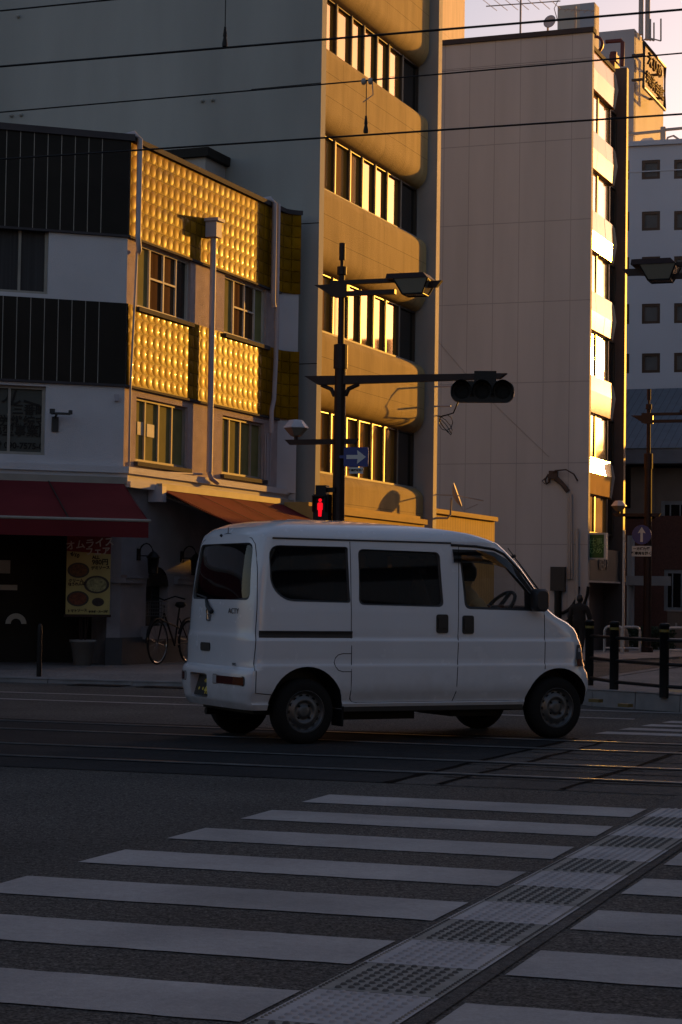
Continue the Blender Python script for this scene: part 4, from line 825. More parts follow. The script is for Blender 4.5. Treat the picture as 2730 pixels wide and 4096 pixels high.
mb = MB(); mb.wbox(BW, -6, -.2, -.5, bb - .1, -1.58, -1.2); mb.wbox(BW, -1.9, -.2, -.5, bb - .1, -1.2, -.03); mb.build('brick_base', M['brick'], bh)
mb = MB(); mb.wbox(BW, -2.0, -1.0, bb + .25, bb + 2.1, .05, .06); mb.build('window', M['pane_dark'], bh)
mb = MB(); e0, e1 = BW.pt(-9, be, .9), BW.pt(2.5, be, .9); r0, r1 = BW.pt(-9, br, -5), BW.pt(2.5, br, -5); mb.face([e0, e1, r1, r0], 0, [(0, 0), (21, 0), (21, 8), (0, 8)]); mb.wbox(BW, -9, 2.5, be - .5, be - .02, -5, .85); mb.build('roof', [M['roof_metal']], bh)
core(bh, BW, -.1, 2.25, 5, -.5, be - .3, M['interior'], -.4)
mb = MB(); p = atdepth(1478, 1345, 62); d = BW.d; mb.obox(p - d * .5, d * 1.4, BW.n * .3, (0, 0, .3)); mb.tube([p - d * .4 + Vector((0, 0, 1.6)), p - d * .4 - Vector((0, 0, 2.8))], .12, 8); mb.build('canopy', M['fin'], bh)

# --- rest of the street around the junction (outside the frame; it closes the street, is mirrored in the panes and keeps the low sun off the road)
def block(s0, s1, p0, p1, h, label, nw=4, nf=3, frame=None):
    O = SP(s0, p0); W_ = Wall((O.x, O.y), 22) if frame is None else frame
    t = thing('street_building', label, 'building', (W_.P.x, W_.P.y, gz(W_.P.x, W_.P.y)), world=True)
    return t, W_
def side_block(s0, s1, p0, p1, h, label):
    A = SP(s0, p0); t = thing('street_building', label, 'building', A, 0, 'street buildings on the shaded side', world=True); D = s1 - s0; mb = MB()
    mb.obox(Vector((A.x, A.y, -.5)), ES * D, EP * (p1 - p0), (0, 0, h + .5)); mb.build('wall', M['shade_block'], t)
    for f in range(max(1, int(h / 3.2))):
        for k in range(max(1, int(D / 2.6))):
            q = MB(); q.obox(A + ES * (.7 + 2.6 * k) - EP * .03 + Vector((0, 0, .9 + 3.1 * f - A.z)), ES * 1.4, EP * .028, (0, 0, 1.5)); q.build('window', M['pane_dark'], t)
for i, (a, b, hgt) in enumerate(((23, 33, 10.5), (33, 42, 9.5), (42, 54, 11), (54, 66, 9.), (66, 74.5, 7.3), (74.5, 84, 7.2), (84, 93, 6.5), (93, 104, 8.6), (104, 120, 8.0))):
    side_block(a + .02, b, -2.6, 11, hgt, 'plain grey street building in the row along the shaded side of the side street')
# taller tower up the street, mirrored in the left panes of the office building
def bearing(az, dist): return (.5 + dist * math.sin(R(az)), 37 + dist * math.cos(R(az)))
for a0, a1, dd, hh_, lab in ((43.4, 56, 62, 27, 'tall grey tower up the street beyond the right edge of the view'), (41.6, 43.3, 63, 14.6, 'stepped grey house beside the tall tower beyond the right edge'), (40.2, 41.5, 64, 13.4, 'lower grey house beside the stepped house beyond the right edge')):
    A, B = Vector(bearing(a0, dd)), Vector(bearing(a1, dd)); ang = math.degrees(math.atan2(B.x - A.x, B.y - A.y)); TW = Wall(A, ang); t = thing('street_tower', lab, 'building', TW.P, world=True)
    mb = MB(); mb.wbox(TW, 0, (B - A).length - .02, 0, hh_, -12, 0); mb.build('wall', M['shade_block'], t)
# opposite side of the main street, behind the camera
t = thing('street_building', 'long grey building across the main street behind the viewpoint', 'building', G(0, -20), world=True)
mb = MB(); mb.obox(G(-60, -34), U * 76, V * 14, (0, 0, 9)); mb.build('wall', M['shade_block'], t)
for k in range(20):
    for f in range(3): q = MB(); q.obox(G(-58 + 3.7 * k, -20 + .002, .9 + 2.9 * f), U * 2.2, V * .03, (0, 0, 1.5)); q.build('window', M['pane_dark'], t)
t = thing('street_building', 'pale building with banded balconies across the junction to the right of the viewpoint', 'building', (24, 0, 0), world=True)
mb = MB(); mb.box(24, 42, -12, 6, 0, 17); mb.build('wall', M['interior'], t)
mb = MB()
for k in range(7): mb.box(23.2, 24 - .01, -12, 6, 1.2 + 2.4 * k, 2.3 + 2.4 * k)
mb.build('balcony', M['sign_white'], t)

# ------------------------------------------------------------------ street furniture
def poly_lens(mb, x0, x1, X0, X1, y0, Y0, zb, zt, m=0):
    lo = [Vector((x0, -y0, zb)), Vector((x1, -y0, zb)), Vector((x1, y0, zb)), Vector((x0, y0, zb))]; hi = [Vector((X0, -Y0, zt)), Vector((X1, -Y0, zt)), Vector((X1, Y0, zt)), Vector((X0, Y0, zt))]
    mb.grid([lo, hi], m, False, True); mb.face(lo, m)
    return lo, hi
def lamp_head(parent, x0, x1, z):
    mb = MB(); c = .03
    lo, hi = poly_lens(mb, x0, x1, x0 + .0, x1 - .10, .27, .20, z + .02, z + .12, 0); mb.face(hi, 0); hd = mb.build('lamp_head', M['brown_steel'], parent)
    mb = MB(); lo, hi = poly_lens(mb, x0 + .28, x1 - .12, x0 + .14, x1 - .0, .17, .25, z - .24, z + .018, 0); mb.build('lamp_glass', M['lampglass'], hd)
    mb = MB()
    for a, b in list(zip(lo, hi)) + list(zip(lo, lo[1:] + lo[:1])): mb.tube([a, b], .015, 5)
    mb.build('glass_frame', M['black'], hd)
def globe_lamp(parent, x, z):
    mb = MB(); mb.lathe([(.0, .20), (.10, .19), (.12, .185), (.225, .06), (.225, .045), (.0, .04)], (x, 0, z + .16), (0, 0, 1), 6, 0, False); top = mb.build('globe_lamp', M['lampcap'], parent)
    mb = MB(); mb.lathe([(.215, .04), (.10, -.09), (.05, -.11), (0, -.11)], (x, 0, z + .16), (0, 0, 1), 6, 0, False); mb.build('lamp_glass', M['lampglass'], top)
    mb = MB(); mb.tube([(x, 0, z), (x, 0, z + .08)], .035, 8); mb.build('lamp_neck', M['brown_steel'], top)
def street_pole(label, loc, rz, lampdir=1, globe=True, big=True):
    t = thing('street_pole', label, 'street pole', loc, rz, 'brown street poles')
    mb = MB(); mb.lathe([(.17, 0), (.17, .25), (.115, .27), (.112, 2.2), (.10, 5.2), (.125, 5.2), (.125, 5.62), (.058, 5.64), (.054, 6.85), (.085, 6.86), (.085, 7.0), (.03, 7.01), (.03, 7.12), (.055, 7.12), (.055, 7.42), (0, 7.42)], (0, 0, 0), (0, 0, 1), 12, 0, False); mb.build('shaft', M['brown_steel'], t)
    d = lampdir; z = 6.62; mb = MB()
    for zz_, h_ in ((z + .10, .07), (z - .10, .08)): mb.box(min(-.2 * d, 1.0 * d), max(-.2 * d, 1.0 * d), -.05, .05, zz_ - h_ / 2, zz_ + h_ / 2)
    mb.prism([(-.5 * d, -.06, z + .07), (-.38 * d, -.06, z - .0), (-.12 * d, -.06, z - .16), (.12 * d, -.06, z - .16), (.12 * d, -.06, z + .07)], (0, .12, 0))
    mb.prism([(1.45 * d, -.05, z + .05), (1.85 * d, -.05, z + .06), (1.76 * d, -.05, z - .05), (1.45 * d, -.05, z - .06)], (0, .10, 0)); mb.build('lamp_arm', M['brown_steel'], t)
    if d > 0: lamp_head(t, .90, 1.66, z + .07)
    else: lamp_head(t, -1.66, -.90, z + .07)
    if globe:
        z = 3.92; mb = MB(); mb.prism([(-1.02, -.04, z + .04), (.36, -.04, z + .04), (.30, -.04, z - .05), (-.93, -.04, z - .05)], (0, .08, 0)); mb.build('globe_arm', M['brown_steel'], t); globe_lamp(t, -.82, z + .04)
    return t
RZ = math.atan2(math.cos(R(110)), math.sin(R(110)))
LPB = gnd(775, 1360, 0) ; LP = atdepth(776, 1300, 30.2); LP = Vector((LP.x, LP.y, .11)); PS_ = .895
lp = street_pole('tall brown street pole carrying the traffic signal arm, in front of the office building', LP, RZ); lp.scale = (PS_,) * 3
z = 5.02; mb = MB(); mb.prism([(-.66, -.06, z + .06), (3.02, -.06, z + .02), (2.90, -.06, z - .07), (1.2, -.06, z - .09), (-.4, -.06, z - .10)], (0, .12, 0)); mb.tube([(.1, 0, z - .3), (.16, 0, z - .18), (.35, 0, z - .1)], .04, 6); mb.tube([(-.1, 0, z - .3), (-.16, 0, z - .18), (-.35, 0, z - .1)], .04, 6); mb.build('signal_arm', M['brown_steel'], lp)
# traffic signal hung on the arm
def loc_pt(root, p): return root.matrix_basis @ Vector(p)
import mathutils
lpm = Matrix.Translation(LP) @ Matrix.Rotation(RZ, 4, 'Z') @ Matrix.Scale(PS_, 4)
ts = thing('traffic_signal', 'black horizontal traffic signal with three unlit hooded lamps hanging from the pole arm', 'traffic signal', lpm @ Vector((2.62, -.1, z - .30)), RZ + R(14)); ts.scale = (PS_ * .9,) * 3
mb = MB(); q = rounded(-.60, .60, -.20, .20, .17); mb.prism([(a, -.10, b) for a, b in q], (0, .18, 0)); mb.box(-.16, .26, -.02, .1, .20, .40); mb.build('housing', M['black'], ts)
for k in (-1, 0, 1):
    mb = MB(); mb.lathe([(0, .0), (.10, .012), (.145, .0)], (.385 * k, -.10, 0), (0, -1, 0), 20); ln = mb.build('signal_lens', M['lens_dark'], ts)
    mb = MB(); mb.grid([[(.385 * k + .175 * math.cos(a), -.10, .175 * math.sin(a)) for a in [R(-30 + 240 * i / 16) for i in range(17)]], [(.385 * k + .185 * math.cos(a), -.10 - .30 * (.6 + .4 * math.sin(a)), .01 + .185 * math.sin(a)) for a in [R(-30 + 240 * i / 16) for i in range(17)]]]); mb.build('hood', M['black'], ln)
# pedestrian signal
pdp = lpm @ Vector((-.26, -.12, 2.62)); pd = thing('pedestrian_signal', 'black pedestrian signal box on the pole, its red standing figure lit', 'pedestrian signal', pdp, RZ); pd.scale = (PS_,) * 3
mb = MB(); mb.box(-.13, .15, -.1, .1, -.22, .36); mb.box(-.1, .1, -.08, .08, .36, .52); mb.box(.08, .25, -.04, .04, .40, .48); mb.build('housing', M['black'], pd)
mb = MB(); y = -.103
def disc(mb, cx, cz, r, y, sx=1.): mb.face([(cx + r * sx * math.cos(a), y, cz + r * math.sin(a)) for a in [i * math.pi / 8 for i in range(16)]])
disc(mb, .0, .255, .032, y); mb.face([(-.05, y, .20), (-.05, y, .09), (-.035, y, .08), (-.03, y, -.03), (.03, y, -.03), (.035, y, .08), (.05, y, .09), (.05, y, .20), (.03, y, .215), (-.03, y, .215)][::-1]); mb.build('red_figure', M['red_led'], pd)
mb = MB(); mb.box(-.12, .12, -.20, -.1, .32, .335); mb.box(-.12, -.11, -.18, -.1, .05, .335); mb.box(.11, .12, -.18, -.1, .05, .335); mb.build('visor', M['black'], pd)
# one way sign on the pole
osn = thing('one_way_sign', 'blue rectangular one way sign with white arrow pointing right, on the traffic signal pole', 'sign', lpm @ Vector((.37, -.16, 3.63)), RZ + R(6)); osn.scale = (PS_,) * 3
mb = MB(); q = rounded(-.22, .22, -.17, .17, .03); mb.prism([(a, 0, b) for a, b in q], (0, .02, 0)); mb.box(-.3, -.1, .02, .06, -.02, .03); pl = mb.build('plate', M['blue_sign'], osn)
mb = MB(); mb.face([(-.17, -.003, .035), (-.17, -.003, -.035), (.03, -.003, -.035), (.02, -.003, -.12), (.18, -.003, 0), (.02, -.003, .12), (.03, -.003, .035)]); mb.build('arrow', M['sign_white'], osn)
mb = MB(); mb.box(-.12, .13, .0, .015, -.29, -.18); sp_ = mb.build('sub_plate', M['sign_white'], osn); lettering('軽車両を除く', .045, M['black'], sp_, (.005, -.003, -.235), (1, 0, 0), (0, 0, 1), bold=.002)
# far pole and its round sign
RP = atdepth(1488, 1360, 53.5); RP = Vector((RP.x, RP.y, gz(RP.x, RP.y)))
rpole = street_pole('far brown street pole beside the brick house, edged with orange light', RP, RZ)
rm = Matrix.Translation(RP) @ Matrix.Rotation(RZ, 4, 'Z')
rs = thing('round_sign', 'round blue sign with white up arrow above a white plate on the far pole', 'sign', rm @ Vector((-.14, -.16, 2.98 + .38)), RZ)
mb = MB(); mb.lathe([(0, .012), (.27, .012), (.27, 0), (0, 0)], (0, 0, 0), (0, -1, 0), 28, 0, False); mb.build('disc', M['blue_sign'], rs)
mb = MB(); mb.face([(-.035, -.016, -.2), (.035, -.016, -.2), (.035, -.016, .06), (.11, -.016, .04), (0, -.016, .22), (-.11, -.016, .04), (-.035, -.016, .06)]); mb.build('arrow', M['sign_white'], rs)
mb = MB(); mb.box(-.27, .27, -.01, .01, -.60, -.31); sp_ = mb.build('sub_plate', M['sign_white'], rs)
for txt, z_ in (('一方通行路', -.395), ('軽車両を除く', -.52)): lettering(txt, .095, M['black'], sp_, (0, -.013, z_), (1, 0, 0), (0, 0, 1), bold=.004)
# lamp pole just outside the right edge
NP = atdepth(1678, 1360, 32.); NP = Vector((NP.x, NP.y, .14)); street_pole('near brown street pole at the right edge, its lamp head reaching into view', NP, RZ, -1, False)
# thin sunlit mast along the pale building
b = atdepth(1433, 1380, 50); mb = MB(); zb_ = gz(b.x, b.y); mb.tube([(b.x, b.y, zb_), (b.x, b.y, zb_ + 3.3)], .032, 8); mb.solo('thin_pole', M['galv'], 'thin grey metal pole standing between the two guard rails and the pale building', 'pole')

# fence with four posts at the near corner
fp = [Vector((3.06, 24.1, 0)), Vector((3.19, 22.62, 0)), Vector((3.62, 21.60, 0)), Vector((4.30, 20.75, 0)), Vector((5.0, 20.0 + 1.0, 0))]
fp = [gnd(x, y, .15) for x, y in ((1354, 1580), (1411, 1590), (1526, 1602))]; fp = [Vector((p.x, p.y, 0)) for p in fp]; fp.append(fp[2] + Vector((.75, -.75, 0)))
fn = thing('pedestrian_fence', 'black metal fence of thick posts and three rails at the corner of the crossing', 'fence', (fp[1].x, fp[1].y, .15), world=True)
for p in fp:
    mb = MB(); mb.lathe([(.052, 0), (.052, .775), (.058, .776), (.058, .80), (.03, .81), (0, .81)], p + Vector((0, 0, .148)), (0, 0, 1), 14, 0); po = mb.build('post', M['black'], fn)
    mb = MB(); mb.lathe([(.0535, .71), (.0535, .74)], p + Vector((0, 0, .148)), (0, 0, 1), 14); mb.build('reflective_band', mat('dull_yellow_band', (.12, .09, .01), .5), po)
for a, b in zip(fp, fp[1:]):
    for zz_ in (.62, .36, .12): mb = MB(); mb.tube([a + Vector((0, 0, .148 + zz_)), b + Vector((0, 0, .148 + zz_))], .02, 8); mb.build('rail', M['black'], fn)
# white guard rails on the far pavement
def guard_rail():
    t = thing('guard_rail', '', 'guard rail', (0, 0, 0), 0, 'white guard rails on the far pavement'); w_, h_ = .25, .80
    pts = [(-w_, 0, 0), (-w_, 0, h_ - .12)] + [(-w_ + .12 - .12 * math.cos(a), 0, h_ - .12 + .12 * math.sin(a)) for a in (R(30), R(60), R(90))] + [(w_ - .12 + .12 * math.sin(a), 0, h_ - .12 + .12 * math.cos(a)) for a in (0, R(30), R(60), R(90))] + [(w_, 0, 0)]
    mb = MB(); mb.tube(pts, .038, 8); mb.build('hoop', M['galv'], t)
    for z_ in (.22, .5): mb = MB(); mb.tube([(-w_, 0, z_), (w_, 0, z_)], .03, 8); mb.build('crossbar', M['galv'], t)
    return t
gr = guard_rail(); p = atdepth(1411, 1440, 52); gr.location = (p.x, p.y, gz(p.x, p.y)); gr.rotation_euler.z = RZ; gr['label'] = 'white hooped guard rail left of the other, nearest the pale building doorway'
p = atdepth(1450, 1440, 52.4); dup(gr, (p.x, p.y, gz(p.x, p.y)), RZ + R(24), 'white hooped guard rail catching sunlight on its bars, in front of the dark hedge')
p = atdepth(1556, 1440, 50); dup(gr, (p.x, p.y, gz(p.x, p.y)), RZ, 'white hooped guard rail at the right edge, in front of the beige cabinet')
# hedge and utility cabinet
rng = random.Random(3); mb = MB(); c = atdepth(1493, 1440, 58); c.z = gz(c.x, c.y)
for k in range(2600):
    q = c + BW.d * rng.uniform(-.75, .75) + BW.n * rng.uniform(-.35, .35) + Vector((0, 0, rng.uniform(.02, .78) + rng.gauss(0, .02))); a = Vector((rng.gauss(0, 1), rng.gauss(0, 1), rng.gauss(0, 1))).normalized() * .05; b = a.cross(Vector((rng.gauss(0, 1), rng.gauss(0, 1), rng.gauss(0, 1)))).normalized() * .03
    mb.face([q - a, q + b, q + a, q - b])
mb.solo('hedge', M['hedge'], 'low dark clipped hedge at the foot of the far street pole', 'hedge')
c = atdepth(1552, 1440, 60); c.z = gz(c.x, c.y) - .01; t = thing('utility_cabinet', 'beige metal utility cabinet below the brick house window', 'cabinet', c, world=True)
mb = MB(); mb.obox(c - BW.d * .25, BW.d * 1.2, BW.n * -.5, (0, 0, 1.25)); mb.build('box', M['beige'], t); mb = MB(); mb.obox(c - BW.d * .28 + Vector((0, 0, 1.25)) + BW.n * .03, BW.d * 1.26, BW.n * -.56, (0, 0, .05)); mb.obox(c + BW.d * .0 + Vector((0, 0, .8)) + BW.n * .0, BW.d * .06, BW.n * .02, (0, 0, .1)); mb.build('lid', M['fin'], t)
c = atdepth(1425, 1440, 53.6); c.z = gz(c.x, c.y); mb = MB(); mb.lathe([(.25, 0), (.25, .55), (.2, .72), (.08, .8), (0, .8)], c, (0, 0, 1), 14); mb.solo('covered_bin', M['beige'], 'rounded tan bin behind the left white guard rail', 'bin')
# bollard by the left kerb
WB = Wall(G(0, 12.7), 106.379); b = WB.pt(WB.hit(91, 1500)[0], .06); mb = MB(); mb.lathe([(.034, 0), (.034, .58), (.03, .66), (.02, .70), (0, .715)], b, (0, 0, 1), 12); mb.solo('bollard', M['black'], 'slim black bollard at the kerb in front of the restaurant', 'bollard')
# potted plant
pb_ = LF.hit(190, 1500, .12); c = LF.pt(pb_[0], .11, .12); pt_ = thing('potted_plant', 'bare stemmed plant in a white pot below the hanging poster', 'plant', c, world=True)
mb = MB(); mb.lathe([(0, 0), (.13, 0), (.18, .34), (.20, .34), (.20, .38), (.17, .38), (.16, .33), (0, .32)], c, (0, 0, 1), 20); mb.build('pot', M['pot'], pt_)
mb = MB()
for k in range(5):
    x, y = rng.uniform(-.1, .1), rng.uniform(-.05, .05); pts = [c + Vector((x * (1 + .8 * i / 5) + rng.uniform(-.012, .012), y, .3 + .18 * i)) for i in range(6)]; mb.tube(pts, .009, 5)
    for j in range(2, 6): mb.tube([pts[j], pts[j] + Vector((rng.uniform(-.08, .08), rng.uniform(-.05, .05), .08))], .005, 4)
mb.build('stem', M['brown_steel'], pt_)
# hanging poster
o_ = .25; q = LF.rect(153, 1232, 254, 1234, 1410, 1413, o_)
hp = thing('hanging_poster', 'tall yellow menu poster with red header and pictured dishes hanging by the restaurant door', 'poster', LF.pt(q[0], q[2], o_), world=True)
mb = MB(); mb.wbox(LF, q[0], q[1], q[2], q[3], o_ - .012, o_); sh = mb.build('sheet', mat('poster_yellow', (.42, .36, .13), .7, var=.1, vscale=3), hp)
W_, H_ = q[1] - q[0], q[3] - q[2]
pp = lambda f, g, e=.002: LF.pt(q[0] + W_ * f, q[2] + H_ * g, o_ + e)
mb = MB(); mb.face([pp(0, .81), pp(1, .78), pp(1, 1), pp(0, 1)]); mb.build('red_header', mat('poster_red', (.16, .012, .008), .7), hp)
mb = MB(); mb.wbox(LF, q[0] - .02, q[1] + .02, q[2] - .04, q[2], o_ - .02, o_ + .01); mb.wbox(LF, q[0] - .02, q[1] + .02, q[3], q[3] + .03, o_ - .02, o_ + .01); mb.build('batten', M['brown_steel'], hp)
for cx, cy, rx, col in ((.27, .565, .25, (.10, .04, .01)), (.69, .385, .29, (.25, .25, .12)), (.27, .20, .25, (.12, .03, .01)), (.73, .16, .14, (.03, .02, .02))):
    mb = MB()
    for k, (f, e) in enumerate(((1, .003), (.8, .005))): mb.face([pp(cx + rx * f * math.cos(a), cy + rx * f * .58 * W_ / H_ * 1.2 * math.sin(a), e) for a in [i * math.pi / 12 for i in range(24)]], k)
    mb.build('plate_picture', [mat('plate_rim', (.03, .025, .02), .6, var=0), mat('dish', col, .7, var=.5, vscale=25)], hp)
hd = mat('poster_white', (.5, .45, .36), .7, var=0)
for txt, f, g, sz, mm, til in (('オムライス', .52, .905, .22, hd, .12), ('フェア', .70, .81, .19, hd, .05), ('4/10', .18, .76, .12, M['black'], -.3), ('ALL', .66, .735, .10, M['black'], .03), ('980円', .76, .672, .15, M['black'], .03), ('デミソース', .77, .60, .085, M['brown_steel'], .06), ('クリーム', .22, .43, .085, M['brown_steel'], .04), ('ほうれん草', .24, .385, .08, M['brown_steel'], .06), ('トマトソース', .26, .045, .075, M['brown_steel'], .06), ('サラダ・スープ付', .74, .035, .055, M['black'], .02)):
    lettering(txt, sz * .66, mm, hp, pp(f, g, .004), LF.d + Vector((0, 0, til)), Vector((0, 0, 1)) - LF.d * til, bold=.003, ext=.001)
# bicycle leaning by the wall
def wheel_(mb, c, r, ax):
    a = ax.normalized(); e = Vector((0, 0, 1)); f = a.cross(e)
    ring = lambda rr, tr, n=28: mb.tube([c + (e * math.cos(2 * math.pi * i / n) + f * math.sin(2 * math.pi * i / n)) * rr for i in range(n + 1)], tr, 6, 0, False)
    ring(r - .018, .018)
B0 = LS.pt(LS.hit(362, 1500, .35)[0], .11, .35); B1 = LS.pt(LS.hit(406, 1490, .35)[0] + .25, .11, .35); bd = (B1 - B0).normalized(); bn = Vector((bd.y, -bd.x, 0))
B1 = B0 + bd * 1.05
bk = thing('bicycle', 'black city bicycle parked against the wall under the round headed window', 'bicycle', B0, world=True)
zv = Vector((0, 0, 1)); fr_, rrw = B0 + zv * .335, B1 + zv * .335
for nm, c in (('wheel', fr_), ('wheel', rrw)):
    mb = MB(); wheel_(mb, c, .335, bn); tw_ = mb.build('wheel', M['rubber'], bk); mb = MB()
    for i in range(14): a = 2 * math.pi * i / 14; mb.tube([c, c + (zv * math.cos(a) + bd * math.sin(a)) * .31], .0025, 4)
    n = 28; mb.tube([c + (zv * math.cos(2 * math.pi * i / n) + bd * math.sin(2 * math.pi * i / n)) * .302 for i in range(n + 1)], .008, 5, 0, False); mb.build('rim', M['chrome'], tw_)
bbk = B0 + bd * .58 + zv * .28; st = B0 + bd * .72 + zv * .80; hdn = B0 + bd * .20 + zv * .78
mb = MB(); mb.tube([hdn, bbk], .018, 6); mb.tube([bbk, st + zv * .06], .016, 6); mb.tube([hdn - zv * .12 + bd * -.01, st - zv * .25], .015, 6); mb.tube([bbk, rrw], .012, 6); mb.tube([st - zv * .1, rrw], .011, 6); mb.tube([hdn + zv * .12, hdn, fr_], .014, 6); mb.tube([bbk + bn * .06, bbk + bn * .06 + bd * .12 - zv * .12], .012, 5)
n = 12; mb.tube([rrw + (zv * math.cos(a) + bd * math.sin(a)) * .365 for a in [R(-70 + 150 * i / n) for i in range(n + 1)]], .018, 6); mb.tube([fr_ + (zv * math.cos(a) + bd * math.sin(a)) * .365 for a in [R(-90 + 120 * i / n) for i in range(n + 1)]], .018, 6); mb.build('frame', M['black'], bk)
mb = MB(); mb.tube([hdn + zv * .22 + bn * .27 + bd * .16, hdn + zv * .26 + bn * .18, hdn + zv * .2, hdn + zv * .26 - bn * .18, hdn + zv * .22 - bn * .27 + bd * .16], .013, 6); mb.build('handlebar', M['black'], bk)
mb = MB(); mb.lathe([(0, -.04), (.05, -.035), (.09, 0), (.07, .05), (0, .06)], st + zv * .10 + bd * .03, zv, 12); mb.build('saddle', M['black'], bk)
mb = MB(); o = B0 + bd * -.14 + zv * .74
for k in range(5): mb.tube([o + bn * .13 + zv * .055 * k, o - bn * .13 + zv * .055 * k, o - bn * .13 + bd * .22 + zv * .055 * k, o + bn * .13 + bd * .22 + zv * .055 * k, o + bn * .13 + zv * .055 * k], .005, 4)
for i in range(8): mb.tube([o + bn * (.13 - .26 * i / 7), o + bn * (.13 - .26 * i / 7) + zv * .22], .004, 4)
mb.build('basket', M['steel_dark'], bk)

# ------------------------------------------------------------------ overhead tram wires
def wire(pts_px, v, rad, label, drops=(), name='overhead_wire'):
    Wv = Wall(G(0, v), 90 + 16.379); a, b = pts_px; ta, za = Wv.hit(*a); tb, zb_ = Wv.hit(*b)
    sl = (zb_ - za) / (tb - ta); t = thing(name, label, 'overhead wire', Wv.pt(0, za - ta * sl), 0, 'overhead tram wires', world=True)
    mb = MB(); mb.tube([Wv.pt(x, za + (x - ta) * sl) for x in (-35, -10, ta, tb, 12, 35)], rad, 6); mb.build('cable', M['black'], t)
    for x, y0, y1 in drops:
        td, zd = Wv.hit(x, y1); _, zt_ = Wv.hit(x, y0); mb = MB(); mb.tube([Wv.pt(td, zt_), Wv.pt(td, zd)], .004, 5); mb.lathe([(.008, .14), (.016, .07), (.012, .06), (.022, .01), (.02, -.01)], Wv.pt(td, zd), (0, 0, 1), 8); mb.build('dropper', M['black'], t)
        if y0 > 50: mb = MB(); [mb.lathe([(.012, -.02), (.028, -.012), (.028, .012), (.012, .02)], Wv.pt(td + e, zt_ + .0), Wv.d, 10) for e in (-.025, .035)]; mb.tube([Wv.pt(td + .05, zt_), Wv.pt(td + .06, zt_ - .12), Wv.pt(td - .03, zt_ - .18)], .005, 5); mb.build('insulator', M['fin'], t)
wire(((0, 153), (1568, 22)), 2.65, .0085, 'thick contact wire crossing the top of the office building, highest but one', [(517, -5, 104)])
wire(((0, 258), (1568, 122)), 5.05, .0065, 'thin messenger wire with a small insulator, just above the lowest wire')
wire(((0, 366), (1568, 262)), 5.05, .0085, 'lowest thick contact wire passing in front of the roof hood', [(841, 187, 303)])
wire(((0, 25), (240, 1)), 2.65, .0065, 'short visible wire in the top left corner')
wire(((0, 243), (735, 186)), 30.5, .004, 'hair thin pale line running to the corner of the office building')

# ------------------------------------------------------------------ person walking away
def skin_body(name, verts, edges, m, parent, sub=2):
    me = bpy.data.meshes.new(name); me.from_pydata([v[:3] for v in verts], edges, []); o = bpy.data.objects.new(name, me); COL.objects.link(o)
    md = o.modifiers.new('s', 'SKIN'); sv = me.skin_vertices[0].data
    for i, v in enumerate(verts): sv[i].radius = (v[3], v[4] if len(v) > 4 else v[3])
    sv[0].use_root = True; sb = o.modifiers.new('u', 'SUBSURF'); sb.levels = sub
    dg = bpy.context.evaluated_depsgraph_get(); nm = bpy.data.meshes.new_from_object(o.evaluated_get(dg)); bpy.data.objects.remove(o)
    for p in nm.polygons: p.use_smooth = True
    nm.materials.clear(); nm.materials.append(m); nm.name = name; q = bpy.data.objects.new(name, nm); COL.objects.link(q); q.parent = parent; return q
p = atdepth(1331, 1500, 51.); pz = gz(p.x, p.y)
ps_ = thing('person', 'person in dark jacket and trousers walking away along the pale wall, seen from behind', 'person', (p.x, p.y, pz - .01), R(-20)); ps_.scale = (.86, .9, .93)
Vb = [(0, 0, .90, .21, .15), (0, 0, 1.10, .22, .15), (0, .01, 1.28, .235, .15), (0, .02, 1.42, .19, .12), (0, .03, 1.50, .06), (0, .05, 1.56, .07, .08), (0, .06, 1.64, .085, .1), (0, .06, 1.70, .06, .07),
      (-.22, .01, 1.39, .105), (-.31, -.02, 1.12, .085), (-.27, .10, .88, .065), (-.255, .14, .80, .045), (.22, .01, 1.39, .105), (.32, .02, 1.12, .085), (.29, .14, .90, .065), (.275, .19, .82, .045),
      (-.10, 0, .84, .12), (-.11, .10, .48, .09), (-.11, .02, .10, .06), (-.10, .14, .03, .04), (.10, 0, .84, .12), (.11, -.06, .48, .09), (.11, -.26, .14, .06), (.10, -.20, .03, .04)]
Eb = [(0, 1), (1, 2), (2, 3), (3, 4), (4, 5), (5, 6), (6, 7), (3, 8), (8, 9), (9, 10), (10, 11), (3, 12), (12, 13), (13, 14), (14, 15), (0, 16), (16, 17), (17, 18), (18, 19), (0, 20), (20, 21), (21, 22), (22, 23)]
skin_body('body', Vb, Eb, M['cloth_dark'], ps_)
mb = MB(); mb.lathe([(0, .115), (.06, .10), (.095, .04), (.10, -.02), (.085, -.08), (0, -.09)], (0, .05, 1.645), (0, 0, 1), 14); mb.build('hair', M['hair'], ps_)
for s_ in (-1, 1):
    hx = s_ * .265 if s_ > 0 else -.245; hy, hz = (.20, .80) if s_ > 0 else (.15, .78)
    vv = [(hx, hy, hz, .035, .02), (hx, hy + .02, hz - .06, .034, .016)]; ee = [(0, 1)]
    for k in range(4): i = len(vv); x = hx + (k - 1.5) * .018; L = (.06, .07, .065, .05)[k]; vv += [(x, hy + .03, hz - .075, .009), (x, hy + .035, hz - .075 - L * .5, .0085), (x, hy + .02, hz - .075 - L, .007)]; ee += [(1, i), (i, i + 1), (i + 1, i + 2)]
    i = len(vv); vv += [(hx - s_ * .03, hy + .04, hz - .03, .01), (hx - s_ * .035, hy + .06, hz - .06, .008)]; ee += [(0, i), (i, i + 1)]
    skin_body('hand', vv, ee, M['skin'], ps_, 1)

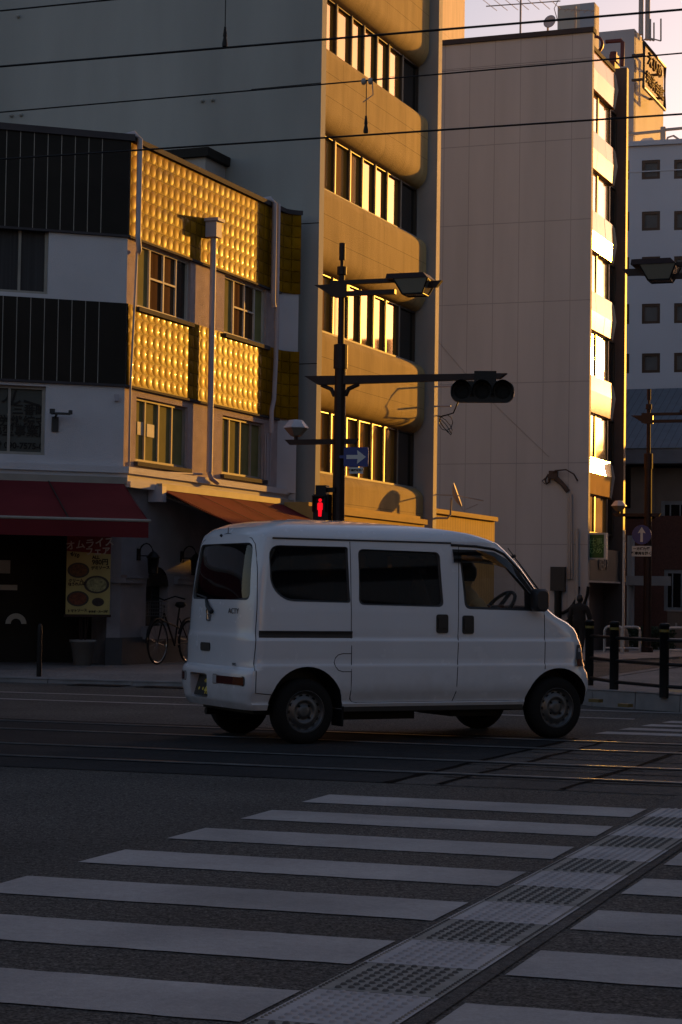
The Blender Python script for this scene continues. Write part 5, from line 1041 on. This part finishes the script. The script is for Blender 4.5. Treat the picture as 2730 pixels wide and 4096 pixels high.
# ------------------------------------------------------------------ the van
def interp(tab, z):
    if z <= tab[0][0]: return tab[0][1]
    for (a, p), (b, q) in zip(tab, tab[1:]):
        if z <= b: f = (z - a) / (b - a); return p + (q - p) * f
    return tab[-1][1]
XR = [(.28, -.51), (.34, -.545), (.45, -.558), (.57, -.558), (.60, -.545), (.615, -.515), (.86, -.512), (.90, -.502), (1.15, -.492), (1.40, -.470), (1.62, -.440), (1.70, -.412), (1.76, -.355), (1.80, -.26), (1.825, -.10), (1.84, .15)]
XF = [(.28, 2.86), (.42, 2.905), (.55, 2.895), (.60, 2.86), (.66, 2.845), (.82, 2.82), (.90, 2.795), (.95, 2.76), (1.00, 2.69), (1.05, 2.58), (1.10, 2.50), (1.18, 2.435), (1.27, 2.365), (1.45, 2.20), (1.60, 2.05), (1.67, 1.97), (1.71, 1.87), (1.755, 1.68), (1.79, 1.38), (1.815, 1.02), (1.835, .70)]
WD = [(.28, .68), (.33, .70), (.335, .688), (.36, .695), (.44, .722), (.62, .726), (.635, .7265), (.655, .717), (.70, .720), (.82, .722), (.838, .7225), (.862, .708), (.90, .710), (1.08, .706), (1.14, .70), (1.40, .684), (1.62, .664), (1.66, .657), (1.672, .660), (1.70, .648), (1.74, .615), (1.775, .56), (1.80, .48), (1.82, .36), (1.835, .22), (1.845, .06)]
RR = [(.28, .10), (.6, .11), (1.1, .11), (1.7, .13), (1.8, .18), (1.84, .1)]; RF = [(.28, .30), (.9, .34), (1.1, .32), (1.5, .22), (1.7, .25), (1.84, .12)]
def ring(z, inset=0.0, N=72):
    w_ = interp(WD, z) - inset; xr, xf = interp(XR, z) + inset, interp(XF, z) - inset; rr, rf = interp(RR, z), interp(RF, z); pts = []
    nf = 22
    def endx(y, n_, d): return d * (1 - (max(0., 1 - abs(y / w_) ** n_)) ** (1 / n_))
    ys = [math.sin(math.pi / 2 * (k / nf * 2 - 1)) for k in range(nf + 1)]
    for k in range(nf + 1): y = ys[k] * w_; pts.append((xr + endx(y, 3.2, rr), -y, z))                 # rear: +w .. -w
    m = N
    a, b = xr + rr, xf - rf
    for k in range(1, m): pts.append((a + (b - a) * k / m, -w_, z))
    for k in range(nf + 1): y = ys[k] * w_; pts.append((xf - endx(y, 2.6, rf), y, z))
    for k in range(1, m): pts.append((b + (a - b) * k / m, w_, z))
    return pts
def side_y(x, z):                                   # half width of the skin at (x, z), the rounded ends included
    w_ = interp(WD, z); xr, xf = interp(XR, z), interp(XF, z); rr, rf = interp(RR, z), interp(RF, z)
    if x < xr + rr: f = max(0., min(1., 1 - (x - xr) / rr)); return w_ * (1 - f ** 3.2) ** (1 / 3.2)
    if x > xf - rf: f = max(0., min(1., 1 - (xf - x) / rf)); return w_ * (1 - f ** 2.6) ** (1 / 2.6)
    return w_
def rear_x(y, z): w_ = interp(WD, z); return interp(XR, z) + interp(RR, z) * (1 - max(0., 1 - abs(y / w_) ** 3.2) ** (1 / 3.2))
def front_x(y, z): w_ = interp(WD, z); return interp(XF, z) - interp(RF, z) * (1 - max(0., 1 - abs(y / w_) ** 2.6) ** (1 / 2.6))
ZS = sorted({.28, .30, .325, .333, .345, .36, .40, .44, .5, .56, .575, .59, .60, .61, .62, .635, .645, .655, .70, .76, .82, .83, .838, .85, .862, .88, .90, .95, 1.0, 1.05, 1.08, 1.11, 1.14, 1.18, 1.22, 1.27, 1.33, 1.4, 1.46, 1.52, 1.57, 1.6, 1.62, 1.64, 1.66, 1.672, 1.685, 1.70, 1.72, 1.74, 1.755, 1.775, 1.79, 1.80, 1.81, 1.82, 1.83, 1.835, 1.84, 1.845})
def solid(zs, inset, name):
    mb = MB(); rows = [ring(z, inset) for z in zs]; mb.grid(rows, 0, True, True); n = len(rows[0])
    def cap(row):                                   # quads across so the caps stay clean
        h = n // 2
        mb.face(row)
    mb.face(rows[0][::-1]); mb.face(rows[-1])
    me = mb.mesh(name, [M['white_paint'], M['blackplastic']], None, True); o = bpy.data.objects.new(name, me); COL.objects.link(o); return o
van = thing('van', 'small white delivery van crossing the junction, seen from behind its right side', 'van', (-.5794, 16.2555, 0), R(26.942))
raw = solid(ZS, 0, 'raw'); cav = solid([z for z in ZS if .78 < z < 1.76], .045, 'cav')
def cutter(mb, inset_mat=True):
    me = mb.mesh('cut', [M['white_paint'], M['blackplastic']], None, True)
    o = bpy.data.objects.new('cut', me); COL.objects.link(o); return o
WIN = {}
def side_cut(poly, y0=-.85, y1=.85): mb = MB(); mb.prism([(x, y0, z) for x, z in poly], (0, y1 - y0, 0), 1); return cutter(mb)
def smooth_poly(pts, r, n=5):
    out = []; N = len(pts)
    for i in range(N):
        p, a, b = Vector((*pts[i], 0)), Vector((*pts[i - 1], 0)), Vector((*pts[(i + 1) % N], 0)); rr = min(r[i] if isinstance(r, (list, tuple)) else r, (a - p).length * .49, (b - p).length * .49)
        A, B = p + (a - p).normalized() * rr, p + (b - p).normalized() * rr
        for k in range(n + 1): f = k / n; q = A * (1 - f) ** 2 + p * 2 * f * (1 - f) + B * f * f; out.append((q.x, q.y))
    return out
WIN['quarter'] = smooth_poly([(-.335, 1.605), (.375, 1.605), (.39, 1.15), (-.20, 1.158), (-.325, 1.275)], [.10, .02, .02, .10, .10])
WIN['slide'] = smooth_poly([(.475, 1.592), (1.243, 1.582), (1.272, 1.125), (.475, 1.135)], [.05, .05, .05, .05])
WIN['front'] = smooth_poly([(1.435, 1.585), (1.80, 1.56), (1.90, 1.50), (2.21, 1.16), (2.21, 1.10), (1.485, 1.112)], [.03, .1, .1, .02, .02, .05])
cuts = [cav]
for k in WIN: cuts.append(side_cut(WIN[k]))
mb = MB(); mb.prism([(-.9, y, z) for y, z in smooth_poly([(-.535, 1.625), (.535, 1.625), (.595, 1.16), (-.595, 1.16)], .07)], (.72, 0, 0), 1); cuts.append(cutter(mb))
mb = MB(); mb.prism([(1.3, y, z) for y, z in smooth_poly([(-.54, 1.66), (.54, 1.66), (.60, 1.14), (-.60, 1.14)], .08)], (1.6, 0, 0), 1)
ws_cut = cutter(mb)
# windscreen cutter must stay ahead of the cabin: shear along the glass
for vv in ws_cut.data.vertices:
    if vv.co.x < 2: vv.co.x = interp(XF, vv.co.z) - .30
cuts.append(ws_cut)
def arch(cx, rx, rz, zc):
    for y0, y1 in ((-.9, -.42), (.42, .9)):
        mb = MB(); mb.prism([(cx + rx * math.cos(a), y0, zc + rz * math.sin(a)) for a in [2 * math.pi * i / 40 for i in range(40)]], (0, y1 - y0, 0), 1); cuts.append(cutter(mb))
arch(0.0, .335, .345, .285); arch(2.42, .34, .345, .265)
mb = MB(); mb.prism([(-.65, y, z) for y, z in smooth_poly([(.035, .545), (.41, .545), (.40, .345), (.035, .345)], .035)], (.185, 0, 0), 0); cuts.append(cutter(mb))
for c in cuts:
    md = raw.modifiers.new('b', 'BOOLEAN'); md.operation = 'DIFFERENCE'; md.object = c; md.solver = 'EXACT'
    dg = bpy.context.evaluated_depsgraph_get(); nm = bpy.data.meshes.new_from_object(raw.evaluated_get(dg)); raw.modifiers.clear(); raw.data = nm; bpy.data.objects.remove(c)
bm = bmesh.new(); bm.from_mesh(raw.data); bpy.data.objects.remove(raw)
def bis(co, no): bmesh.ops.bisect_plane(bm, geom=list(bm.verts) + list(bm.edges) + list(bm.faces), plane_co=co, plane_no=no, dist=1e-5)
bis((.40, 0, 0), (1, 0, .0)); bis((1.385, 0, 0), (1, 0, -.03)); bis((2.275, 0, 0), (1, 0, 0)); bis((0, 0, .333), (0, 0, 1)); bis((0, 0, 1.64), (0, 0, 1)); bis((-.465, 0, .60), (1, 0, -.055)); bis((0, 0, .603), (0, 0, 1)); bis((-.345, 0, 0), (1, 0, 0)); bis((0, 0, .405), (0, 0, 1))
mi_in = 1
for f in bm.faces:
    c = f.calc_center_median(); inside = abs(c.y) < side_y(c.x, c.z) - .02 and rear_x(c.y, c.z) + .02 < c.x < front_x(c.y, c.z) - .02 and .29 < c.z < 1.79
    plate = c.x < -.3 and -.0 < c.y < .45 and .33 < c.z < .56
    f.material_index = 1 if (inside and not plate) else 0
    f.smooth = not inside
seamx = lambda z: -.465 + .055 * (z - .60)
def cls(f):
    c = f.calc_center_median(); ay = abs(c.y)
    if c.z < .603 and c.x < -.345 and (c.x < -.455 or c.z < .405): return 'bumper'
    if c.z > .603 and c.x < seamx(c.z): return 'hatch' if c.z < 1.80 else 'body'
    near = ay > interp(WD, c.z) - .075 and .333 < c.z < 1.64
    wheel = (c.x - 2.42) ** 2 / .34 ** 2 + (c.z - .265) ** 2 / .345 ** 2 < 1.06
    pil = 1.385 + .03 * c.z
    if near and not wheel and not f.material_index == 1 or (near and ay > interp(WD, c.z) - .05 and not wheel):
        if .40 < c.x < 1.385 + .03 * c.z: return 'sliding_door_' + ('r' if c.y < 0 else 'l')
        if 1.385 + .03 * c.z < c.x < 2.275 and not (c.z > 1.12 and c.x > 2.235 - (c.z - 1.14) * .80): return 'front_door_' + ('r' if c.y < 0 else 'l')
    return 'body'
groups = {}
for f in bm.faces: groups.setdefault(cls(f), []).append(f.index)
bm.faces.ensure_lookup_table(); bmesh.ops.recalc_face_normals(bm, faces=bm.faces)
full = bpy.data.meshes.new('full'); bm.to_mesh(full); bm.free()
PARTS = {}
for gname, idx in groups.items():
    b2 = bmesh.new(); b2.from_mesh(full); b2.faces.ensure_lookup_table(); keep = set(idx)
    bmesh.ops.delete(b2, geom=[f for f in b2.faces if f.index not in keep], context='FACES'); me = bpy.data.meshes.new('p'); b2.to_mesh(me); b2.free()
    me.materials.append(M['white_paint']); me.materials.append(M['blackplastic'])
    nm = {'body': 'body', 'hatch': 'tailgate', 'bumper': 'rear_bumper'}.get(gname) or gname[:-2]
    me.name = nm; me.set_sharp_from_angle(angle=R(38)); o = bpy.data.objects.new(nm, me); COL.objects.link(o); o.parent = van; PARTS[gname] = o
def sgrid(x0, x1, z0, z1, off, sgn, nx=14, nz=8, fn=None):
    return [[(x0 + (x1 - x0) * i / nx, sgn * (side_y(x0 + (x1 - x0) * i / nx, z0 + (z1 - z0) * j / nz) + off), z0 + (z1 - z0) * j / nz) for i in range(nx + 1)] for j in range(nz + 1)]
for sg, sfx in ((-1, 'r'), (1, 'l')):
    fd_, sd_ = PARTS['front_door_' + sfx], PARTS['sliding_door_' + sfx]
    mb = MB(); mb.grid(sgrid(-.37, .405, 1.12, 1.63, -.016, sg)); mb.build('quarter_window', M['van_glass'], van)
    mb = MB(); mb.grid(sgrid(.44, 1.30, 1.10, 1.62, -.016, sg)); mb.build('door_window', M['van_glass'], sd_)
    mb = MB(); n = 14; mb.grid([[(1.41 + ((2.245 - max(0, z - 1.10) * .80) - 1.41) * i / n, sg * (side_y(1.41 + ((2.245 - max(0, z - 1.10) * .80) - 1.41) * i / n, z) - .018), z) for i in range(n + 1)] for z in [1.09 + .52 * j / 8 for j in range(9)]]); mb.build('door_window', M['clear_glass'], fd_)
    # black surrounds, rain visor
    mb = MB()
    vis = [(1.37, 1.60), (1.60, 1.60), (1.78, 1.585), (1.90, 1.53), (2.02, 1.42), (2.19, 1.225)]
    rows = [[], [], []]
    for (x, z), dz in zip(vis, (.10, .10, .10, .075, .05, .02)):
        for r_, (d_, o_) in enumerate(((.012, .004), (-dz * .5, .018), (-dz, .024))): rows[r_].append((x + (d_ * .5 if x > 1.9 else 0), sg * (side_y(x, z + d_) + o_), z + d_))
    mb.grid(rows, 0, True); mb.build('rain_visor', M['van_glass'], fd_)
    mb = MB(); pl_ = WIN['front']
    def rim(poly, wd, off, mb):
        c = Vector((sum(p[0] for p in poly) / len(poly), sum(p[1] for p in poly) / len(poly), 0)); A, B = [], []
        for x, z in poly:
            d = (Vector((x, z, 0)) - c).normalized(); q = Vector((x, z, 0)) - d * wd; A.append((x + d.x * .003, sg * (side_y(x, z) + off), z + d.y * .003)); B.append((q.x, sg * (side_y(q.x, q.y) - .012), q.y))
        mb.grid([A, B], 0, False, True)
    for k, wd in (('quarter', .018), ('slide', .02), ('front', .03)): rim(WIN[k], wd, .0015, mb)
    mb.face([(2.08, sg * (side_y(2.08, 1.12) - .01), 1.11), (2.21, sg * (side_y(2.21, 1.12) - .006), 1.105), (2.20, sg * (side_y(2.2, 1.17) - .006), 1.18), (2.08, sg * (side_y(2.08, 1.3) - .01), 1.31)]); mb.build('window_seal', M['blackplastic'], van)
    # handles
    for x0, x1, z0, z1, par in ((1.20, 1.312, .905, 1.062, sd_), (1.452, 1.562, .90, 1.055, fd_)):
        mb = MB(); q = rounded(x0, x1, z0, z1, .02); mb.grid([[(x, sg * (side_y(x, z) + .001), z) for x, z in q], [(x, sg * (side_y(x, z) + .010), z) for x, z in q]], 0, False, True); mb.face([(x, sg * (side_y(x, z) + .010), z) for x, z in q]); mb.box(x0 + .012, x1 - .012, sg * (side_y(x0, z0) + .009) if sg > 0 else sg * (side_y(x0, z0) + .018), sg * (side_y(x0, z0) + .018) if sg > 0 else sg * (side_y(x0, z0) + .009), z0 + .04, z1 - .03); mb.build('handle', M['blackplastic'], par)
    # door rail, gutter, gaps
    mb = MB(); rz0, rz1 = .862, .918; mb.grid([[(x, sg * (side_y(x, z) + o_), z) for x in [-.43 + .84 * i / 20 for i in range(21)]] for z, o_ in ((rz0, .001), (rz0 + .004, .006), (rz0 + .022, .0025), (rz0 + .034, .0025), (rz1 - .004, .006), (rz1, .001))], 0, False); mb.build('slide_rail', M['blackplastic'], van)
    mb = MB(); ln = lambda pts: mb.tube([(x, sg * (side_y(x, z) - .0005), z) for x, z in pts], .0038, 6)
    dense = lambda a, b, n=18: [(a[0] + (b[0] - a[0]) * i / n, a[1] + (b[1] - a[1]) * i / n) for i in range(n + 1)]
    ln(dense((.40, .36), (.40, 1.65))); ln([(.47, .333)] + [(.40 + .05 * (1 - math.sin(a)), .333 + .05 * (1 - math.cos(a))) for a in (R(30), R(60))] + [(.40, .385)])
    ln(dense((1.385 + .03 * .40, .40), (1.385 + .03 * 1.64, 1.65))); ln([(1.385 + .012, .42), (1.385, .37), (1.37, .334)]); ln(dense((.47, .334), (2.08, .334), 30))
    ln(dense((2.275, .60), (2.275, 1.12)) + [(2.262, 1.16), (2.235, 1.20)]); ln(dense((2.235, 1.20), (2.33, 1.19), 4))
    ln(dense((-.455, .42), (-.455, .60), 8)); ln(dense((-.455, .42), (-.30, .405), 8)); ln([(seamx(z), z) for z in [.60 + 1.16 * i / 24 for i in range(25)]])
    if sg < 0: ln([(.397, .735), (.32, .735), (.28, .725), (.252, .70), (.243, .665), (.252, .63), (.28, .60), (.32, .588), (.397, .588)])
    mb.build('panel_gap', mat('shut_gap', (.02, .022, .03), .7, var=0), van)
    mb = MB(); mb.tube([(x, sg * (side_y(x, 1.664) + .002), 1.664 + (.0 if x < 1.3 else -.0 * x)) for x in [-.30 + 1.66 * i / 30 for i in range(31)]], .0075, 6); mb.tube([*[(x, sg * (side_y(x, z) + .003), z) for x, z in ((1.36, 1.648), (1.60, 1.642), (1.78, 1.622), (1.88, 1.582), (2.05, 1.43), (2.235, 1.225))]], .012, 6); mb.build('roof_gutter', M['blackplastic'], van)
    # mirror
    mb = MB(); q = rounded(2.09, 2.235, 1.095, 1.29, .05); ya, yb = sg * .70, sg * .86
    rows = [[(x, ya + (yb - ya) * f, 1.19 + (z - 1.19) * s_) for x, z in q] for f, s_ in ((.25, .86), (.4, 1), (.85, 1), (1, .8))]; rows = [[(2.16 + (x - 2.16) * s_, y, z) for (x, y, z) in r_] for r_, s_ in zip(rows, (.8, 1, 1, .75))]
    mb.grid(rows, 0, True, True); mb.face(rows[0]); mb.face(rows[-1]); mb.tube([(2.16, sg * .66, 1.13), (2.16, sg * .76, 1.15)], .03, 8); mb.build('wing_mirror', M['blackplastic'], van)
    # sill strip and mud flap
    mb = MB(); mb.box(.35, 2.07, min(sg * .60, sg * .695), max(sg * .60, sg * .695), .262, .30); mb.build('sill', M['blackplastic'], van)
    # headlight
    mb = MB(); n = 12; rows = []; rim_ = []
    for j in range(7):
        z = .625 + .185 * j / 6; xe = interp(XF, z); cut_ = .27 - .06 * j / 6
        row = [(x, sg * (side_y(x, z) + .010), z) for x in [xe - cut_ + (cut_ - .016) * i / n for i in range(n + 1)]]; rows.append(row)
    mb.grid(rows); hl = mb.build('headlight', M['smoke_lens'], van)
    mb = MB(); mb.grid([[(p[0], p[1] + sg * .003, p[2]) for p in r_[1:7]] for r_ in rows[4:6]]); mb.build('reflector', M['clear_lens'], hl)
    mb = MB(); mb.grid([[(p[0], p[1] + sg * .003, p[2]) for p in r_[1:5]] for r_ in rows[0:3]]); mb.build('indicator', M['amber'], hl)
    # tail lamp in the bumper
    yA, yB = (-.645, -.10) if sg < 0 else (.50, .68)
    if sg < 0: yA, yB = -.655, -.085
    q = rounded(yA, yB, .47, .55, .022); mb = MB(); q2 = [((yA + yB) / 2 + (y - (yA + yB) / 2) * .97, .51 + (z - .51) * .86) for y, z in q]
    mb.grid([[(rear_x(y, z) - .002, y, z) for y, z in q], [(rear_x(y, z) - .005, y, z) for y, z in q2]], 0, False, True); tl = mb.build('tail_lamp', M['blackplastic'], PARTS['bumper'])
    def lens(f0, f1, m):
        mb = MB(); n = 8; a_, b_ = yA + .012 + (yB - yA - .024) * f0, yA + .012 + (yB - yA - .024) * f1; mb.grid([[(rear_x(y, z) - .0055, y, z) for y in [a_ + (b_ - a_) * i / n for i in range(n + 1)]] for z in (.478, .51, .542)]); mb.build('lens', m, tl)
    if sg < 0: lens(0, .30, M['amber']); lens(.30, .86, M['red_lens']); lens(.86, 1, M['clear_lens'])
    else: lens(0, .18, M['clear_lens']); lens(.18, 1, M['red_lens'])
# rear window, wiper, emblems, handle, plate
hz_ = PARTS['hatch']
mb = MB(); n = 12; mb.grid([[(rear_x(y, z) + .016, y, z) for y in [-.62 + 1.24 * i / 24 for i in range(25)]] for z in [1.13 + .52 * j / 8 for j in range(9)]]); mb.build('rear_window', M['van_glass'], hz_)
mb = MB(); A, B = [], []
for y, z in smooth_poly([(-.535, 1.625), (.535, 1.625), (.595, 1.16), (-.595, 1.16)], .07): A.append((rear_x(y, z) - .0015, y, z)); B.append((rear_x(y * .965, 1.39 + (z - 1.39) * .93) + .012, y * .965, 1.39 + (z - 1.39) * .93))
mb.grid([A, B], 0, False, True); mb.build('window_seal', M['blackplastic'], hz_)
mb = MB(); mb.tube([(rear_x(.06, 1.06) - .02, .06, 1.055), (rear_x(.14, 1.10) - .03, .13, 1.105), (rear_x(.22, 1.16) - .012, .215, 1.165)], [.022, .018, .010], 8); mb.tube([(rear_x(.2, 1.17) - .008, .20, 1.17), (rear_x(.42, 1.2) - .008, .44, 1.20)], .008, 6); mb.build('wiper', M['blackplastic'], hz_)
mb = MB(); q = rounded(.075, .275, .73, .80, .02); mb.grid([[(rear_x(y, z) - .001, y, z) for y, z in q], [(rear_x(y, z) - .009, y, z) for y, z in q]], 0, False, True); mb.face([(rear_x(y, z) - .009, y, z) for y, z in q]); mb.build('handle', M['blackplastic'], hz_)
lettering('ACTY', .062, M['blackplastic'], hz_, (rear_x(-.35, 1.07) - .006, -.35, 1.068), (0.03, -1, 0), (.03, 0, 1), name='badge_lettering', ext=.001, stretch=1.25)
lettering('4WD', .035, M['steel'], hz_, (rear_x(-.35, .63) - .004, -.42, .638), (0, -1, 0), (0, 0, 1), name='badge_lettering', ext=.001)
mb = MB(); x = rear_x(.15, 1.03) - .007
for pts in ([(.105, 1.075), (.115, .985), (.185, .985), (.195, 1.075), (.105, 1.075)], [(.128, 1.068), (.138, .995)], [(.172, 1.068), (.162, .995)], [(.136, 1.035), (.164, 1.035)]): mb.tube([(x, y, z) for y, z in pts], .006, 6)
mb.build('emblem', M['chrome'], hz_)
mb = MB(); mb.lathe([(.012, 0), (.012, .02), (0, .022)], (rear_x(.1, 1.70) + .0, .10, 1.69), (-1, 0, .6), 8); mb.build('washer_jet', M['blackplastic'], hz_)
mb = MB(); mb.obox((-.53, .045, .358), (0, .33, 0), (.05, 0, .165), (.008, 0, -.002)); pl_ = mb.build('number_plate', M['black'], PARTS['bumper'])
xd, ud = Vector((0, -1, 0)), Vector((.05, 0, .165)).normalized()
lettering('・・44', .10, M['yellow'], pl_, (-.519, .21, .405), xd, ud, bold=.003, stretch=.8); lettering('480', .045, M['yellow'], pl_, (-.496, .19, .478), xd, ud)
# windscreen, wipers, interior
mb = MB(); mb.grid([[(front_x(y, z) - .018, y, z) for y in [-.60 + 1.2 * i / 20 for i in range(21)]] for z in [1.11 + .57 * j / 8 for j in range(9)]]); mb.build('windscreen', M['clear_glass'], van)
mb = MB(); mb.tube([(front_x(-.58, 1.2), -.58, 1.2), (front_x(-.57, 1.28) + .03, -.57, 1.28), (front_x(-.5, 1.62) + .05, -.5, 1.64)], [.012, .008, .004], 6); mb.tube([(front_x(-.5, 1.56) + .01, -.5, 1.56), (front_x(-.5, 1.56) + .06, -.5, 1.575)], .014, 6); mb.build('aerial', M['blackplastic'], van)
mb = MB(); mb.box(2.12, 2.40, -.60, .60, .80, 1.10); mb.tube([(2.16, -.6, 1.09), (2.16, .6, 1.09)], .05, 8); mb.build('dashboard', M['interior'], van)
for y in (-.30, .30):
    mb = MB(); XS = .24; mb.prism([(1.40 + XS, y - .22, .86), (1.78 + XS, y - .22, .90), (1.78 + XS, y - .22, .98), (1.42 + XS, y - .22, .98), (1.24 + XS, y - .2, 1.42), (1.16 + XS, y - .2, 1.40)], (0, .42, 0)); mb.prism([(1.225 + XS, y - .12, 1.42), (1.16 + XS, y - .12, 1.41), (1.12 + XS, y - .12, 1.56), (1.18 + XS, y - .12, 1.57)], (0, .24, 0)); mb.build('seat', M['seat'], van)
mb = MB(); c = Vector((2.06, -.30, 1.12)); a_ = Vector((-.75, 0, .66)); e1, e2 = Vector((0, 1, 0)), Vector((.66, 0, .75)); n = 24
mb.tube([c + (e1 * math.cos(2 * math.pi * i / n) + e2 * math.sin(2 * math.pi * i / n)) * .185 for i in range(n + 1)], .016, 8, 0, False)
for a in (0, 120, 240): mb.tube([c, c + (e1 * math.cos(R(a + 90)) + e2 * math.sin(R(a + 90))) * .18], .018, 6)
mb.tube([c, c + Vector((.25, 0, -.22))], .03, 8); mb.build('steering_wheel', M['interior'], van)
mb = MB(); mb.prism([(1.35, -.62, .82), (1.35, .62, .82), (1.35, .62, .80), (1.35, -.62, .80)], (.9, 0, 0)); mb.box(.9, 1.02, -.6, .6, .80, 1.45); mb.build('seat_base', M['interior'], van)
# underbody and wheels
mb = MB(); mb.box(-.38, 2.62, -.52, .52, .24, .31); mb.box(.30, 1.2, -.35, .45, .17, .25); mb.box(1.5, 2.0, -.45, .3, .19, .25); mb.tube([(-.45, .3, .22), (.3, .3, .2), (1.2, .28, .2)], .03, 8); mb.tube([(0, -.6, .265), (0, .6, .265)], .04, 8); mb.tube([(2.42, -.6, .265), (2.42, .6, .265)], .04, 8); mb.build('underbody', M['black'], van)
for a, b in ((-.69, -.5), (.5, .69)): mb = MB(); mb.box(.335, .35, a, b, .14, .32); mb.build('mud_flap', M['rubber'], van)
def wheel(x, y, sg):
    w0 = MB(); R_ = .268; tw = .145
    prof = [(.165, .0), (.19, -.008), (.235, -.006), (.257, .012), (R_, .035), (R_, tw - .035), (.257, tw - .012), (.2, tw), (.165, tw)]
    w0.lathe(prof, (x, sg * .69, .265), (0, -sg, 0), 48); ty = w0.build('wheel', M['rubber'], van)
    mb = MB(); mb.lathe([(.168, -.004), (.172, -.006), (.165, .004), (.150, .018), (.146, .03), (.135, .026), (.118, .016), (.100, .006), (.092, .004), (.082, .012), (.075, .022), (.055, .022), (.052, .012), (.03, .008), (.0, .008)], (x, sg * .688, .265), (0, -sg, 0), 48)
    for k in range(14):
        a = 2 * math.pi * k / 14; cx_, cz_ = x + .128 * math.cos(a), .265 + .128 * math.sin(a); mb.face([(cx_ + .017 * math.cos(b), sg * (.688 - .0205 + .006 * math.cos(b - a)), cz_ + .014 * math.sin(b)) for b in [i * math.pi / 5 for i in range(10)]], 1)
    for k in range(4): a = math.pi / 4 + math.pi / 2 * k; mb.lathe([(.011, 0), (.011, .012), (0, .014)], (x + .066 * math.cos(a), sg * .667, .265 + .066 * math.sin(a)), (0, sg, 0), 6, 1)
    mb.build('rim', [M['steel'], M['black']], ty)
for x in (0, 2.42):
    for sg in (-1, 1): wheel(x, 0, sg)

# driver, dim behind the side glass
vm = Matrix.Translation(van.location) @ Matrix.Rotation(R(26.942), 4, 'Z')
dr = thing('person', 'driver in a tan jacket sitting at the wheel, dim behind the van side window glass', 'person', vm @ Vector((1.75, -.30, .86)), R(26.942))
Vd = [(0, 0, 0, .16, .15), (-.04, 0, .20, .17, .13), (-.06, 0, .36, .16, .11), (-.05, 0, .44, .06), (-.03, 0, .50, .07, .08), (-.02, 0, .57, .075, .09), (-.02, 0, .62, .05), (-.04, -.19, .33, .07), (.08, -.24, .14, .05), (.24, -.12, .20, .04), (-.04, .19, .33, .07), (.08, .24, .14, .05), (.24, .12, .20, .04), (.2, -.10, -.02, .09), (.42, -.10, -.04, .07), (.2, .10, -.02, .09), (.42, .10, -.04, .07)]
Ed = [(0, 1), (1, 2), (2, 3), (3, 4), (4, 5), (5, 6), (2, 7), (7, 8), (8, 9), (2, 10), (10, 11), (11, 12), (0, 13), (13, 14), (0, 15), (15, 16)]
skin_body('body', Vd, Ed, mat('tan_jacket', (.38, .27, .13), .9), dr)
mb = MB(); mb.lathe([(0, .125), (.06, .11), (.10, .05), (.10, -.01), (.08, -.06), (0, -.07)], (-.03, 0, .55), (0, 0, 1), 14); mb.build('hair', M['hair'], dr)
for sg in (-1, 1):
    vv = [(.25, sg * .12, .20, .03, .02), (.27, sg * .12, .24, .03, .018)]; ee = [(0, 1)]
    for k in range(4): i = len(vv); y = sg * .12 + (k - 1.5) * .018; vv += [(.285, y, .255, .009), (.275, y, .285 - .004 * abs(k - 1.5), .0085), (.25, y, .28, .007)]; ee += [(1, i), (i, i + 1), (i + 1, i + 2)]
    i = len(vv); vv += [(.245, sg * .09, .235, .010), (.23, sg * .085, .26, .008)]; ee += [(0, i), (i, i + 1)]
    skin_body('hand', vv, ee, M['skin'], dr, 1)
